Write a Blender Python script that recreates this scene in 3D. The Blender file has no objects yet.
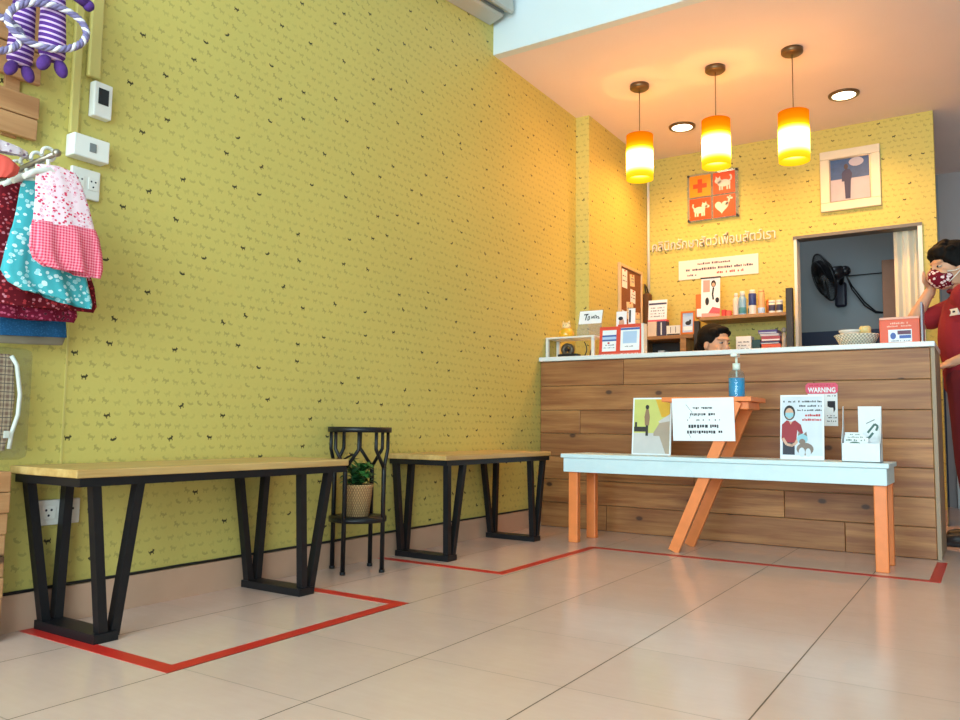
import bpy, bmesh, math, random
from math import sin, cos, pi, radians, sqrt
from mathutils import Vector, Matrix, noise
C = bpy.context.scene.collection
random.seed(7)

# ------------------------------------------------------------------ materials
def lin(r, g, b):
    f = lambda c: (c/255/12.92 if c/255 <= .04045 else ((c/255+.055)/1.055)**2.4)
    return (f(r), f(g), f(b), 1)

class E:                                   # tiny expression wrapper round math nodes
    nt = None
    def __init__(s, v): s.v = v
    @staticmethod
    def op(kind, *a, clamp=False):
        n = E.nt.nodes.new('ShaderNodeMath'); n.operation = kind; n.use_clamp = clamp
        for i, x in enumerate(a):
            x = x.v if isinstance(x, E) else x
            if isinstance(x, (int, float)): n.inputs[i].default_value = x
            else: E.nt.links.new(x, n.inputs[i])
        return E(n.outputs[0])
    def __add__(s, o): return E.op('ADD', s, o)
    def __sub__(s, o): return E.op('SUBTRACT', s, o)
    def __rsub__(s, o): return E.op('SUBTRACT', o, s)
    def __mul__(s, o): return E.op('MULTIPLY', s, o)
    def __truediv__(s, o): return E.op('DIVIDE', s, o)
    def floor(s): return E.op('FLOOR', s)
    def fract(s): return E.op('FRACT', s)
    def abs(s): return E.op('ABSOLUTE', s)
    def lt(s, o): return E.op('LESS_THAN', s, o)
    def gt(s, o): return E.op('GREATER_THAN', s, o)
    def max(s, o): return E.op('MAXIMUM', s, o)

def new_mat(name):
    m = bpy.data.materials.new(name); m.use_nodes = True
    nt = m.node_tree; b = nt.nodes['Principled BSDF']; E.nt = nt
    return m, nt, b

def mixc(nt, fac, c1, c2):
    n = nt.nodes.new('ShaderNodeMix'); n.data_type = 'RGBA'
    for s, x in ((n.inputs[0], fac), (n.inputs[6], c1), (n.inputs[7], c2)):
        if isinstance(x, E): x = x.v
        if isinstance(x, (tuple, float, int)): s.default_value = x
        else: nt.links.new(x, s)
    return n.outputs[2]

def nz(nt, vec, scale, detail=3, rough=.5):
    n = nt.nodes.new('ShaderNodeTexNoise'); n.inputs['Scale'].default_value = scale
    n.inputs['Detail'].default_value = detail; n.inputs['Roughness'].default_value = rough
    if vec is not None: nt.links.new(vec, n.inputs['Vector'])
    return n.outputs['Fac']

def objco(nt): return nt.nodes.new('ShaderNodeTexCoord').outputs['Object']
def scaled(nt, vec, sc):
    n = nt.nodes.new('ShaderNodeVectorMath'); n.operation = 'MULTIPLY'
    nt.links.new(vec, n.inputs[0]); n.inputs[1].default_value = sc
    return n.outputs[0]

def pm(name, rgb, rough=.5, metal=0., var=.08, scale=14, spec=.5, bump=0., coat=0., trans=0., sss=0.):
    m, nt, b = new_mat(name)
    c = lin(*rgb); co = objco(nt)
    f = nz(nt, co, scale)
    dark = tuple(x*(1-var*2) for x in c[:3])+(1,); lite = tuple(min(1, x*(1+var*1.2)) for x in c[:3])+(1,)
    nt.links.new(mixc(nt, f, dark, lite), b.inputs['Base Color'])
    b.inputs['Roughness'].default_value = rough; b.inputs['Metallic'].default_value = metal
    b.inputs['Specular IOR Level'].default_value = spec; b.inputs['Coat Weight'].default_value = coat
    b.inputs['Transmission Weight'].default_value = trans
    if bump:
        n = nt.nodes.new('ShaderNodeBump'); n.inputs['Strength'].default_value = bump; n.inputs['Distance'].default_value = .004
        nt.links.new(nz(nt, co, scale*6), n.inputs['Height']); nt.links.new(n.outputs[0], b.inputs['Normal'])
    return m

def wallpaper(name, ax, rgb=(204, 189, 104)):
    """yellow wallpaper: rows of small animals, a few of them printed nearly black"""
    m, nt, b = new_mat(name)
    co = objco(nt); s = nt.nodes.new('ShaderNodeSeparateXYZ'); nt.links.new(co, s.inputs[0])
    a = E(s.outputs[ax]); z = E(s.outputs[2])
    cell = .041
    v = z/(cell*.93); row = v.floor()
    u = a/cell + (row*.37).fract(); 
    ci = u.floor()
    cv = nt.nodes.new('ShaderNodeCombineXYZ'); nt.links.new(ci.v, cv.inputs[0]); nt.links.new(row.v, cv.inputs[1])
    w = nt.nodes.new('ShaderNodeTexWhiteNoise'); w.noise_dimensions = '2D'; nt.links.new(cv.outputs[0], w.inputs['Vector'])
    sc = nt.nodes.new('ShaderNodeSeparateColor'); nt.links.new(w.outputs['Color'], sc.inputs[0])
    r1, r2, r3 = (E(sc.outputs[i]) for i in range(3)); r0 = E(w.outputs['Value'])
    flip = E.op('SUBTRACT', r1.gt(.5)*2, 1)
    ang = E.op('MULTIPLY', r3-.5, 1.1)
    x0 = u.fract()-.5-(r2-.5)*.3; y0 = v.fract()-.5-(r3-.5)*.3
    ca, sa = E.op('COSINE', ang), E.op('SINE', ang)
    b1 = (ci/5).floor(); b2 = (row/4).floor()
    cv2 = nt.nodes.new('ShaderNodeCombineXYZ'); nt.links.new(b1.v, cv2.inputs[0]); nt.links.new(b2.v, cv2.inputs[1])
    w2 = nt.nodes.new('ShaderNodeTexWhiteNoise'); w2.noise_dimensions = '2D'; nt.links.new(cv2.outputs[0], w2.inputs['Vector'])
    s2 = nt.nodes.new('ShaderNodeSeparateColor'); nt.links.new(w2.outputs['Color'], s2.inputs[0])
    pick = lambda c, n, r: E.op('COMPARE', c-(c/n).floor()*n, (r*(n-1)+.5).floor(), .2)     # one dark animal per block of cells
    dark = pick(ci, 5, E(s2.outputs[0]))*pick(row, 4, E(s2.outputs[1]))
    k = dark*.12+1.08
    x = (x0*ca-y0*sa)*flip*k; y = (x0*sa+y0*ca)*k
    def ell(cx, cy, rx, ry):
        dx = (x-cx)/rx; dy = (y-cy)/ry
        return (dx*dx+dy*dy).lt(1)
    def box(cx, cy, hx, hy): return (x-cx).abs().lt(hx)*(y-cy).abs().lt(hy)
    legs = (((x.abs()-.17).abs()).lt(.05)*((y+.13).abs()).lt(.13))*r2.gt(.3)
    shape = ell(0, .02, .27, .12).max(ell(.25, .14, .12, .11)).max(legs).max(box(-.27, .12, .035, .1)).max(box(.2, .26, .03, .06))
    base = lin(*rgb); f = nz(nt, co, 1.3, 2)
    fib = nz(nt, scaled(nt, co, (90, 90, 90)), 1, 2)
    bc = mixc(nt, f, tuple(c*.94 for c in base[:3])+(1,), tuple(c*1.05 for c in base[:3])+(1,))
    bc = mixc(nt, E(fib)*.12, bc, lin(160, 148, 70))
    faint = E.op('MULTIPLY', shape, (r3*.34+.10)*(1.0-dark))
    bc = mixc(nt, faint, bc, lin(120, 110, 62))
    bc = mixc(nt, shape*dark*.93, bc, lin(38, 36, 26))
    nt.links.new(bc, b.inputs['Base Color']); b.inputs['Roughness'].default_value = .55
    b.inputs['Specular IOR Level'].default_value = .3
    return m

def tile_floor(name):
    m, nt, b = new_mat(name)
    co = objco(nt); s = nt.nodes.new('ShaderNodeSeparateXYZ'); nt.links.new(co, s.inputs[0])
    T = .4155
    X = (E(s.outputs[0])-1.528)/T; Y = (E(s.outputs[1])-1.712)/T
    fx = X.fract(); fy = Y.fract()
    ex = (E.op('SUBTRACT', .5, (fx-.5).abs())).lt(.0045); ey = (E.op('SUBTRACT', .5, (fy-.5).abs())).lt(.0033)
    cv = nt.nodes.new('ShaderNodeCombineXYZ'); nt.links.new(X.floor().v, cv.inputs[0]); nt.links.new(Y.floor().v, cv.inputs[1])
    w = nt.nodes.new('ShaderNodeTexWhiteNoise'); w.noise_dimensions = '2D'; nt.links.new(cv.outputs[0], w.inputs['Vector'])
    f = nz(nt, co, 5, 6, .65); g = nz(nt, scaled(nt, co, (7, 60, 1)), 1, 3)
    c = mixc(nt, f, lin(206, 173, 160), lin(222, 193, 180))
    c = mixc(nt, E(g)*.25, c, lin(186, 158, 140))
    c = mixc(nt, E(w.outputs['Value'])*.28, c, lin(192, 166, 150))
    line = ex.max(ey*.7)
    c = mixc(nt, line, c, lin(92, 72, 55))
    nt.links.new(c, b.inputs['Base Color'])
    r = E(nz(nt, co, 30, 3))*.08+.15+line*.5
    nt.links.new(r.v, b.inputs['Roughness'])
    b.inputs['Specular IOR Level'].default_value = .5
    bp = nt.nodes.new('ShaderNodeBump'); bp.inputs['Strength'].default_value = .35; bp.inputs['Distance'].default_value = .003
    h = E.op('SUBTRACT', 1, line); nt.links.new(h.v, bp.inputs['Height']); nt.links.new(bp.outputs[0], b.inputs['Normal'])
    return m

def wood(name, c1, c2, axis=0, rough=.5, knots=.0, ringscale=1., tint=.25):
    """planks: grain along one axis, each loose plank a little different"""
    m, nt, b = new_mat(name)
    co = objco(nt)
    geo = nt.nodes.new('ShaderNodeNewGeometry'); ri = E(geo.outputs['Random Per Island'])
    add = nt.nodes.new('ShaderNodeVectorMath'); add.operation = 'ADD'
    cb = nt.nodes.new('ShaderNodeCombineXYZ')
    for i in range(3): nt.links.new((ri*(13.7+7*i)).v, cb.inputs[i])
    nt.links.new(co, add.inputs[0]); nt.links.new(cb.outputs[0], add.inputs[1])
    sc = [26*ringscale]*3; sc[axis] = 1.6*ringscale
    g = nz(nt, scaled(nt, add.outputs[0], tuple(sc)), 1, 6, .62)
    sc2 = [130*ringscale]*3; sc2[axis] = 5
    g2 = nz(nt, scaled(nt, add.outputs[0], tuple(sc2)), 1, 2)
    ramp = nt.nodes.new('ShaderNodeValToRGB'); ramp.color_ramp.elements[0].position = .38; ramp.color_ramp.elements[1].position = .63
    ramp.color_ramp.elements[0].color = lin(*c1); ramp.color_ramp.elements[1].color = lin(*c2)
    nt.links.new(g, ramp.inputs[0])
    c = mixc(nt, E(g2)*.3, ramp.outputs[0], lin(*[x*.72 for x in c1]))
    c = mixc(nt, (ri-.0)*tint*2, c, lin(*[x*.86 for x in c1]))
    if knots:
        vs = [4.2]*3; vs[axis] = 2.6
        vo = nt.nodes.new('ShaderNodeTexVoronoi'); vo.inputs['Scale'].default_value = 1; vo.inputs['Randomness'].default_value = 1
        vo.voronoi_dimensions = '2D'; kv = nt.nodes.new('ShaderNodeSeparateXYZ'); nt.links.new(scaled(nt, add.outputs[0], tuple(vs)), kv.inputs[0])
        kc = nt.nodes.new('ShaderNodeCombineXYZ'); nt.links.new(kv.outputs[axis], kc.inputs[0]); nt.links.new(kv.outputs[2], kc.inputs[1]); nt.links.new(kc.outputs[0], vo.inputs['Vector'])
        vc = nt.nodes.new('ShaderNodeSeparateColor'); nt.links.new(vo.outputs['Color'], vc.inputs[0])
        on = E(vc.outputs[0]).gt(1-knots)
        d = E(vo.outputs['Distance'])
        k = E.op('MULTIPLY', E.op('SUBTRACT', 1, E.op('MULTIPLY', d, 15.0), clamp=True), on, clamp=True)
        c = mixc(nt, E.op('MULTIPLY', k, 2.2, clamp=True), c, lin(58, 32, 18))
        ring = E.op('MULTIPLY', E.op('SUBTRACT', 1, E.op('MULTIPLY', d, 3.2), clamp=True), on, clamp=True)
        c = mixc(nt, ring*.35, c, lin(*[x*.7 for x in c1]))
    nt.links.new(c, b.inputs['Base Color']); b.inputs['Roughness'].default_value = rough
    bp = nt.nodes.new('ShaderNodeBump'); bp.inputs['Strength'].default_value = .15; bp.inputs['Distance'].default_value = .002
    nt.links.new(g, bp.inputs['Height']); nt.links.new(bp.outputs[0], b.inputs['Normal'])
    return m

def emit(name, rgb, s, z=None):
    """lit lamp glass; z = (z0, z1, [(pos, rgb, strength)...]) varies it along the height"""
    m, nt, b = new_mat(name)
    em = nt.nodes.new('ShaderNodeEmission')
    if z:
        co = objco(nt); sp = nt.nodes.new('ShaderNodeSeparateXYZ'); nt.links.new(co, sp.inputs[0])
        t = (E(sp.outputs[2])-z[0])/(z[1]-z[0])
        rp = nt.nodes.new('ShaderNodeValToRGB'); cr = rp.color_ramp
        rs = nt.nodes.new('ShaderNodeValToRGB'); cs = rs.color_ramp
        top = max(k[2] for k in z[2])
        for i, (p, c, st) in enumerate(z[2]):
            for q, val in ((cr, lin(*c)), (cs, (st/top,)*3+(1,))):
                e = q.elements[i] if i < 2 else q.elements.new(p)
                e.position = p; e.color = val
        nt.links.new(t.v, rp.inputs[0]); nt.links.new(t.v, rs.inputs[0])
        nt.links.new(rp.outputs[0], em.inputs[0])
        nt.links.new((E(rs.outputs[0])*(top*s)).v, em.inputs[1])
    else:
        em.inputs[0].default_value = lin(*rgb); em.inputs[1].default_value = s
    nt.links.new(em.outputs[0], nt.nodes['Material Output'].inputs[0])
    return m

def fabric(name, kind, ca, cb, cc=None, scale=60):
    m, nt, b = new_mat(name); co = objco(nt)
    b.inputs['Roughness'].default_value = .9; b.inputs['Specular IOR Level'].default_value = .15
    s = nt.nodes.new('ShaderNodeSeparateXYZ'); nt.links.new(co, s.inputs[0])
    x, y, z = (E(o) for o in s.outputs)
    if kind == 'check':                       # gingham
        fx = (y*scale).fract().lt(.5); fz = (z*scale).fract().lt(.5)
        c = mixc(nt, (fx+fz)*.5, lin(*ca), lin(*cb))
    elif kind == 'plaid':
        fx = (y*scale).fract(); fz = (z*scale).fract()
        c = mixc(nt, (fx.lt(.35)+fz.lt(.35))*.42, lin(*ca), lin(*cb))
        c = mixc(nt, ((fx-.7).abs().lt(.05)).max((fz-.7).abs().lt(.05))*.8, c, lin(*cc))
    elif kind == 'bands':
        fz = (z*scale + x*scale*.25).fract()
        c = mixc(nt, fz.lt(.36), lin(*ca), lin(*cb))
    else:                                     # blotches / flowers
        vo = nt.nodes.new('ShaderNodeTexVoronoi'); vo.inputs['Scale'].default_value = scale
        nt.links.new(scaled(nt, co, (1, 1, 1.25)), vo.inputs['Vector'])
        sc = nt.nodes.new('ShaderNodeSeparateColor'); nt.links.new(vo.outputs['Color'], sc.inputs[0])
        d = E(vo.outputs['Distance'])+E(nz(nt, co, scale*3))*.35
        c = mixc(nt, d.lt(.56), lin(*ca), lin(*cb))
        if cc: c = mixc(nt, d.lt(.52)*E(sc.outputs[0]).gt(.55), c, lin(*cc))
    nt.links.new(c, b.inputs['Base Color'])
    return m

def clear_mat(name, rgb=(235, 240, 245), tr=.82):
    m, nt, b = new_mat(name)
    t = nt.nodes.new('ShaderNodeBsdfTransparent'); t.inputs[0].default_value = lin(*rgb)
    g = nt.nodes.new('ShaderNodeBsdfGlossy'); g.inputs['Roughness'].default_value = .08
    d = nt.nodes.new('ShaderNodeBsdfDiffuse'); d.inputs[0].default_value = lin(*rgb)
    a1 = nt.nodes.new('ShaderNodeMixShader'); a2 = nt.nodes.new('ShaderNodeMixShader')
    a1.inputs[0].default_value = .5; nt.links.new(d.outputs[0], a1.inputs[1]); nt.links.new(g.outputs[0], a1.inputs[2])
    f = E(nz(nt, objco(nt), 9))*.08+(tr-.04)
    nt.links.new(f.v, a2.inputs[0]); nt.links.new(a1.outputs[0], a2.inputs[1]); nt.links.new(t.outputs[0], a2.inputs[2])
    nt.links.new(a2.outputs[0], nt.nodes['Material Output'].inputs[0])
    return m

# ------------------------------------------------------------------ geometry
class G:
    """collects shapes in world coordinates, then links them as one mesh object"""
    def __init__(s): s.bm = bmesh.new(); s.mi = 0
    def mat(s, i): s.mi = i; return s
    def _v(s, p): return s.bm.verts.new(p)
    def _f(s, vs, smooth=False):
        try: f = s.bm.faces.new(vs)
        except ValueError: return
        f.material_index = s.mi; f.smooth = smooth; return f
    def box(s, a, b, M=None):
        (x0, y0, z0), (x1, y1, z1) = a, b
        P = [Vector((x, y, z)) for z in (z0, z1) for y in (y0, y1) for x in (x0, x1)]
        if M: P = [M @ p for p in P]
        v = [s._v(p) for p in P]
        for q in ((0,2,3,1),(4,5,7,6),(0,1,5,4),(2,6,7,3),(0,4,6,2),(1,3,7,5)): s._f([v[i] for i in q])
        return s
    def bbox(s, a, b, r=.006, M=None, seg=2):
        t = bmesh.new(); x = [(a[i]+b[i])/2 for i in range(3)]; d = [abs(b[i]-a[i]) for i in range(3)]
        bmesh.ops.create_cube(t, size=1); bmesh.ops.scale(t, vec=d, verts=t.verts); bmesh.ops.translate(t, vec=x, verts=t.verts)
        bmesh.ops.bevel(t, geom=list(t.edges), offset=min(r, min(d)*.45), segments=seg, affect='EDGES', profile=.5)
        return s.add(t, M)
    def add(s, t, M=None, smooth=None):
        if M: bmesh.ops.transform(t, matrix=M, verts=t.verts)
        mp = {v: s._v(v.co) for v in t.verts}
        for f in t.faces: s._f([mp[v] for v in f.verts], f.smooth if smooth is None else smooth)
        t.free(); return s
    def bar(s, p, q, w, d, up=(0, 0, 1), ends=0):
        """rectangular bar from p to q, w across and d along 'up'"""
        p, q = Vector(p), Vector(q); z = (q-p).normalized(); up = Vector(up)
        x = up.cross(z)
        if x.length < 1e-4: x = Vector((1, 0, 0)).cross(z)
        x.normalize(); y = z.cross(x); L = (q-p).length
        M = Matrix((x, y, z)).transposed().to_4x4(); M.translation = p
        return s.box((-w/2, -d/2, -ends), (w/2, d/2, L+ends), M)
    def tube(s, pts, r, seg=10, cap=True, closed=False):
        pts = [Vector(p) for p in pts]; n = len(pts); rs = r if isinstance(r, (list, tuple)) else [r]*n
        rings = []; prev = None
        for i, p in enumerate(pts):
            t = (pts[(i+1) % n]-pts[i-1]) if closed else (pts[min(i+1, n-1)]-pts[max(i-1, 0)])
            t.normalize()
            x = (prev-t*prev.dot(t)) if prev is not None else t.orthogonal()
            if x.length < 1e-6: x = t.orthogonal()
            x.normalize(); prev = x; y = t.cross(x)
            rings.append([s._v(p+(x*cos(2*pi*k/seg)+y*sin(2*pi*k/seg))*rs[i]) for k in range(seg)])
        m = n if closed else n-1
        for i in range(m):
            a, b = rings[i], rings[(i+1) % n]
            for k in range(seg): s._f([a[k], a[(k+1) % seg], b[(k+1) % seg], b[k]], True)
        if cap and not closed: s._f(rings[0][::-1]); s._f(rings[-1])
        return s
    def cyl(s, p, q, r, r2=None, seg=20): return s.tube([p, q], [r, r if r2 is None else r2], seg)
    def lathe(s, prof, c=(0, 0, 0), seg=28, M=None, cap=True, sq=None):
        """profile [(r, z)] turned about the vertical through c"""
        c = Vector(c); rings = []
        for r, z in prof:
            ring = []
            for k in range(seg):
                a = 2*pi*k/seg; p = Vector((r*cos(a), r*sin(a), z))+c
                ring.append(s._v(M @ p if M else p))
            rings.append(ring)
        for a, b in zip(rings, rings[1:]):
            for k in range(seg): s._f([a[k], a[(k+1) % seg], b[(k+1) % seg], b[k]], True)
        if cap: s._f(rings[0][::-1]); s._f(rings[-1])
        return s
    def ball(s, c, r, M=None, u=18, v=12):
        t = bmesh.new(); bmesh.ops.create_uvsphere(t, u_segments=u, v_segments=v, radius=1)
        r = (r, r, r) if isinstance(r, (int, float)) else r
        T = Matrix.Translation(c) @ (M.to_4x4() if M else Matrix()) @ Matrix.Diagonal((*r, 1))
        return s.add(t, T, True)
    def prism(s, pts, F, h0, h1):
        """flat outline pts (u, v) in frame F, from height h0 to h1"""
        a = [s._v(F(u, v, h0)) for u, v in pts]; b = [s._v(F(u, v, h1)) for u, v in pts]
        n = len(pts); s._f(b); s._f(a[::-1])
        for i in range(n): s._f([a[i], a[(i+1) % n], b[(i+1) % n], b[i]])
        return s
    def rect(s, u0, v0, u1, v1, F, h1, h0=0): return s.prism([(u0, v0), (u1, v0), (u1, v1), (u0, v1)], F, h0, h1)
    def oval(s, u, v, ru, rv, F, h1, h0=0, n=16, a=0):
        return s.prism([(u+ru*cos(t)*cos(a)-rv*sin(t)*sin(a), v+ru*cos(t)*sin(a)+rv*sin(t)*cos(a)) for t in (2*pi*k/n for k in range(n))], F, h0, h1)
    def stroke(s, pts, w, F, h1, h0=0):
        for (a, b), (c, d) in zip(pts, pts[1:]):
            L = sqrt((c-a)**2+(d-b)**2) or 1e-6; nx, ny = -(d-b)/L*w/2, (c-a)/L*w/2
            s.prism([(a-nx, b-ny), (c-nx, d-ny), (c+nx, d+ny), (a+nx, b+ny)], F, h0, h1)
        return s
    def lines(s, u0, u1, v, h, F, H, seed=1, h0=0, dens=.8):
        """one line of print too small to read: short uneven marks"""
        R = random.Random(seed); u = u0
        while u < u1-h*.3:
            w = h*R.uniform(.35, .8); 
            if R.random() < dens: s.rect(u, v, min(u+w, u1), v+h*R.uniform(.6, 1.0), F, H, h0)
            u += w+h*R.uniform(.12, .3)
        return s
    def text(s, body, F, size, u, v, h1, h0=0, width=None, align='LEFT', shear=0, bold=0):
        cu = bpy.data.curves.new('t', 'FONT'); cu.body = body; cu.size = size; cu.align_x = align; cu.shear = shear; cu.offset = bold
        cu.extrude = .5; cu.resolution_u = 3
        o = bpy.data.objects.new('t', cu); C.objects.link(o); dg = bpy.context.evaluated_depsgraph_get(); dg.update()
        ev = o.evaluated_get(dg); me = ev.to_mesh()
        xs = [p.co.x for p in me.vertices]
        k = 1
        if width and xs: k = width/(max(xs)-min(xs))
        x0 = min(xs) if (xs and align == 'LEFT') else 0
        vs = [s._v(F(u+(p.co.x-x0)*k, v+p.co.y, h1 if p.co.z > 0 else h0)) for p in me.vertices]
        for f in me.polygons: s._f([vs[i] for i in f.vertices])
        ev.to_mesh_clear(); bpy.data.objects.remove(o); bpy.data.curves.remove(cu)
        return s
    def build(s, name, mats, parent=None, smooth=False, pivot=None, recalc=True):
        me = bpy.data.meshes.new(name)
        if recalc: bmesh.ops.recalc_face_normals(s.bm, faces=s.bm.faces)
        vs = s.bm.verts
        if parent is not None:
            inv = WM[parent.name].inverted()
            o = bpy.data.objects.new(name, me)
            bmesh.ops.transform(s.bm, matrix=inv, verts=vs)
            WM[o.name] = WM[parent.name].copy()
            o.parent = parent
        else:
            xs = [v.co for v in vs]
            piv = Vector(pivot) if pivot is not None else Vector((sum(p.x for p in xs)/len(xs), sum(p.y for p in xs)/len(xs), min(p.z for p in xs)))
            bmesh.ops.translate(s.bm, vec=-piv, verts=vs)
            o = bpy.data.objects.new(name, me); o.location = piv; WM[o.name] = Matrix.Translation(piv)
        if smooth:
            for f in s.bm.faces: f.smooth = True
        s.bm.to_mesh(me); s.bm.free()
        for m in (mats if isinstance(mats, (list, tuple)) else [mats]): me.materials.append(m)
        C.objects.link(o); return o

WM = {}
def thing(name, label, cat, loc, group=None, rz=0):
    o = bpy.data.objects.new(name, None); C.objects.link(o); o.empty_display_size = .05
    o.location = loc; o.rotation_euler = (0, 0, rz); tag(o, label, cat, group)
    WM[o.name] = Matrix.Translation(loc) @ Matrix.Rotation(rz, 4, 'Z'); return o
def tag(o, label, cat, group=None):
    o['label'] = label; o['category'] = cat
    if group: o['group'] = group
    return o
def struct(o): o['kind'] = 'structure'; return o
def copy_tree(o, loc, label, group=None):
    r = o.copy(); C.objects.link(r); r.location = loc; r['label'] = label
    for ch in list(o.children):
        c = ch.copy(); C.objects.link(c); c.parent = r
        for g in list(ch.children):
            d = g.copy(); C.objects.link(d); d.parent = c
    return r
def frame(o, r, u):
    o, r, u = Vector(o), Vector(r).normalized(), Vector(u).normalized(); n = r.cross(u)
    return lambda a, b, h=0: o+r*a+u*b+n*h
def fuse(g, voxel, smooth=4, factor=.5):
    """melt the overlapping solids of g into one continuous skin; returns a new G"""
    me = bpy.data.meshes.new('f'); bmesh.ops.recalc_face_normals(g.bm, faces=g.bm.faces); g.bm.to_mesh(me); g.bm.free()
    o = bpy.data.objects.new('f', me); C.objects.link(o)
    r = o.modifiers.new('r', 'REMESH'); r.mode = 'VOXEL'; r.voxel_size = voxel; r.use_smooth_shade = True
    if smooth: sm = o.modifiers.new('s', 'SMOOTH'); sm.iterations = smooth; sm.factor = factor
    dg = bpy.context.evaluated_depsgraph_get(); dg.update()
    ev = o.evaluated_get(dg); m2 = bpy.data.meshes.new_from_object(ev)
    q = G(); q.bm.from_mesh(m2)
    bpy.data.objects.remove(o); bpy.data.meshes.remove(me); bpy.data.meshes.remove(m2)
    for f in q.bm.faces: f.smooth = True; f.material_index = 0
    return q
# ------------------------------------------------------------------ the room
ZC, ZU, YB, YH, XR, YF = 2.788, 3.42, 6.035, 3.808, 4.6, -2.4
WPY = wallpaper('wallpaper_side', 1); WPX = wallpaper('wallpaper_back', 0)
M_ceil = pm('ceiling_paint', (238, 222, 220), .8, var=.02, scale=3)
M_white = pm('white_paint', (216, 227, 232), .6, var=.02, scale=4)
M_pass = pm('grey_paint', (168, 172, 176), .7, var=.03, scale=3)
M_black = pm('black_steel', (22, 23, 27), .42, .3, var=.1, scale=30)
M_blackp = pm('black_plastic', (20, 21, 25), .4, var=.06)
M_whitep = pm('white_plastic', (226, 224, 216), .4, var=.02)
M_paper = pm('white_paper', (236, 240, 244), .75, var=.015)
M_ink = pm('black_ink', (40, 42, 52), .8, var=.05)
M_grey = pm('grey_ink', (120, 130, 145), .8, var=.05)
M_red = pm('red_ink', (190, 40, 44), .7, var=.05)
M_skin = pm('skin', (205, 158, 128), .5, var=.05, scale=10)
M_hair = pm('black_hair', (14, 12, 12), .75, var=.3, scale=60, spec=.2, bump=.3)
M_orangew = pm('orange_painted_wood', (240, 134, 70), .42, var=.1, scale=18, bump=.1)
M_benchw = pm('white_painted_wood', (205, 226, 232), .45, var=.035, scale=20, bump=.12)
M_tape = pm('red_floor_tape', (196, 40, 32), .4, var=.06, scale=25)
M_skirt = pm('skirting_tile', (196, 158, 132), .35, var=.05, scale=9)
M_clear = clear_mat('clear_acrylic')
M_metal = pm('brushed_metal', (150, 140, 128), .35, .8, var=.06)
M_benchtop = wood('pale_bench_board', (186, 146, 84), (214, 178, 116), 1, .4, tint=.06)
M_plank = wood('counter_planks', (144, 84, 40), (204, 144, 84), 0, .5, knots=.55, tint=.32)
M_crate = wood('display_planks', (176, 128, 84), (206, 162, 116), 1, .6, knots=.2, tint=.12)

def wall(name, a, b, m): return struct(G().box(a, b).build(name, m, pivot=(0, 0, 0)))
struct(G().box((-.12, YF, -.1), (XR+.1, 7.7, 0)).build('floor', tile_floor('floor_tiles'), pivot=(0, 0, 0)))
wall('wall_left', (-.12, YF, 0), (0, 7.7, ZU), WPY)
pil = wall('wall_left_pillar', (0, 4.917, 0), (.1, YB, ZC), WPY); pil.data.materials.append(WPX)
for f_ in pil.data.polygons: f_.material_index = int(abs(f_.normal.y) > .5)
g = G(); wx0, wx1, wz0, wz1 = 1.229, 2.031, .92, 2.012
g.box((0, YB, 0), (wx0, YB+.09, ZC)); g.box((wx1, YB, 0), (2.129, YB+.09, ZC)); g.box((wx0, YB, 0), (wx1, YB+.09, wz0)); g.box((wx0, YB, wz1), (wx1, YB+.09, ZC))
struct(g.build('wall_back', WPX, pivot=(0, 0, 0)))
wall('ceiling', (0, YH+.06, ZC), (XR, 7.6, ZC+.08), M_ceil)
wall('wall_bulkhead', (0, YH, ZC), (XR, YH+.06, ZU), M_white)
wall('ceiling_upper', (0, YF, ZU), (XR, YH+.06, ZU+.08), M_white)
wall('wall_right', (XR, YF, 0), (XR+.1, 7.7, ZU), M_pass)
# shop front: a wide glazed opening behind the camera
g = G(); g.box((0, YF-.1, 0), (.25, YF, ZU)); g.box((XR-.25, YF-.1, 0), (XR, YF, ZU)); g.box((.25, YF-.1, 3.1), (XR-.25, YF, ZU))
struct(g.build('wall_front', M_white, pivot=(0, 0, 0)))
wf = thing('window_1', 'wide glazed shop front', 'window', (2.3, YF-.05, 0)); wf['kind'] = 'structure'
M_frame = pm('aluminium_frame', (150, 152, 154), .4, .7, var=.04)
g = G()
for x in (.27, 1.65, 2.95, XR-.27): g.box((x-.025, YF-.08, 0), (x+.025, YF-.02, 3.1))
g.box((.25, YF-.08, 3.04), (XR-.25, YF-.02, 3.1)); g.box((.25, YF-.08, 0), (XR-.25, YF-.02, .06))
g.build('window_frame', M_frame, wf)
G().box((.26, YF-.055, .05), (XR-.26, YF-.049, 3.05)).build('pane', clear_mat('shop_front_glass', (250, 252, 252), .96), wf)
# back room seen through the hatch: grey-blue wall with a navy dado
def dado(name, z0, top, low):
    m, nt, b = new_mat(name); co = objco(nt); s = nt.nodes.new('ShaderNodeSeparateXYZ'); nt.links.new(co, s.inputs[0])
    c = mixc(nt, E(s.outputs[2]).lt(z0), lin(*top), lin(*low)); c = mixc(nt, E(nz(nt, co, 4))*.12, c, lin(90, 96, 100))
    nt.links.new(c, b.inputs['Base Color']); b.inputs['Roughness'].default_value = .6; return m
wall('wall_back_room', (0, 7.6, 0), (2.08, 7.7, ZU), dado('back_room_paint', 1.5, (146, 154, 160), (40, 50, 80)))
wall('wall_passage', (2.08, 7.6, 0), (XR, 7.7, ZU), pm('passage_paint', (176, 170, 172), .7, var=.03, scale=3))
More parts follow.
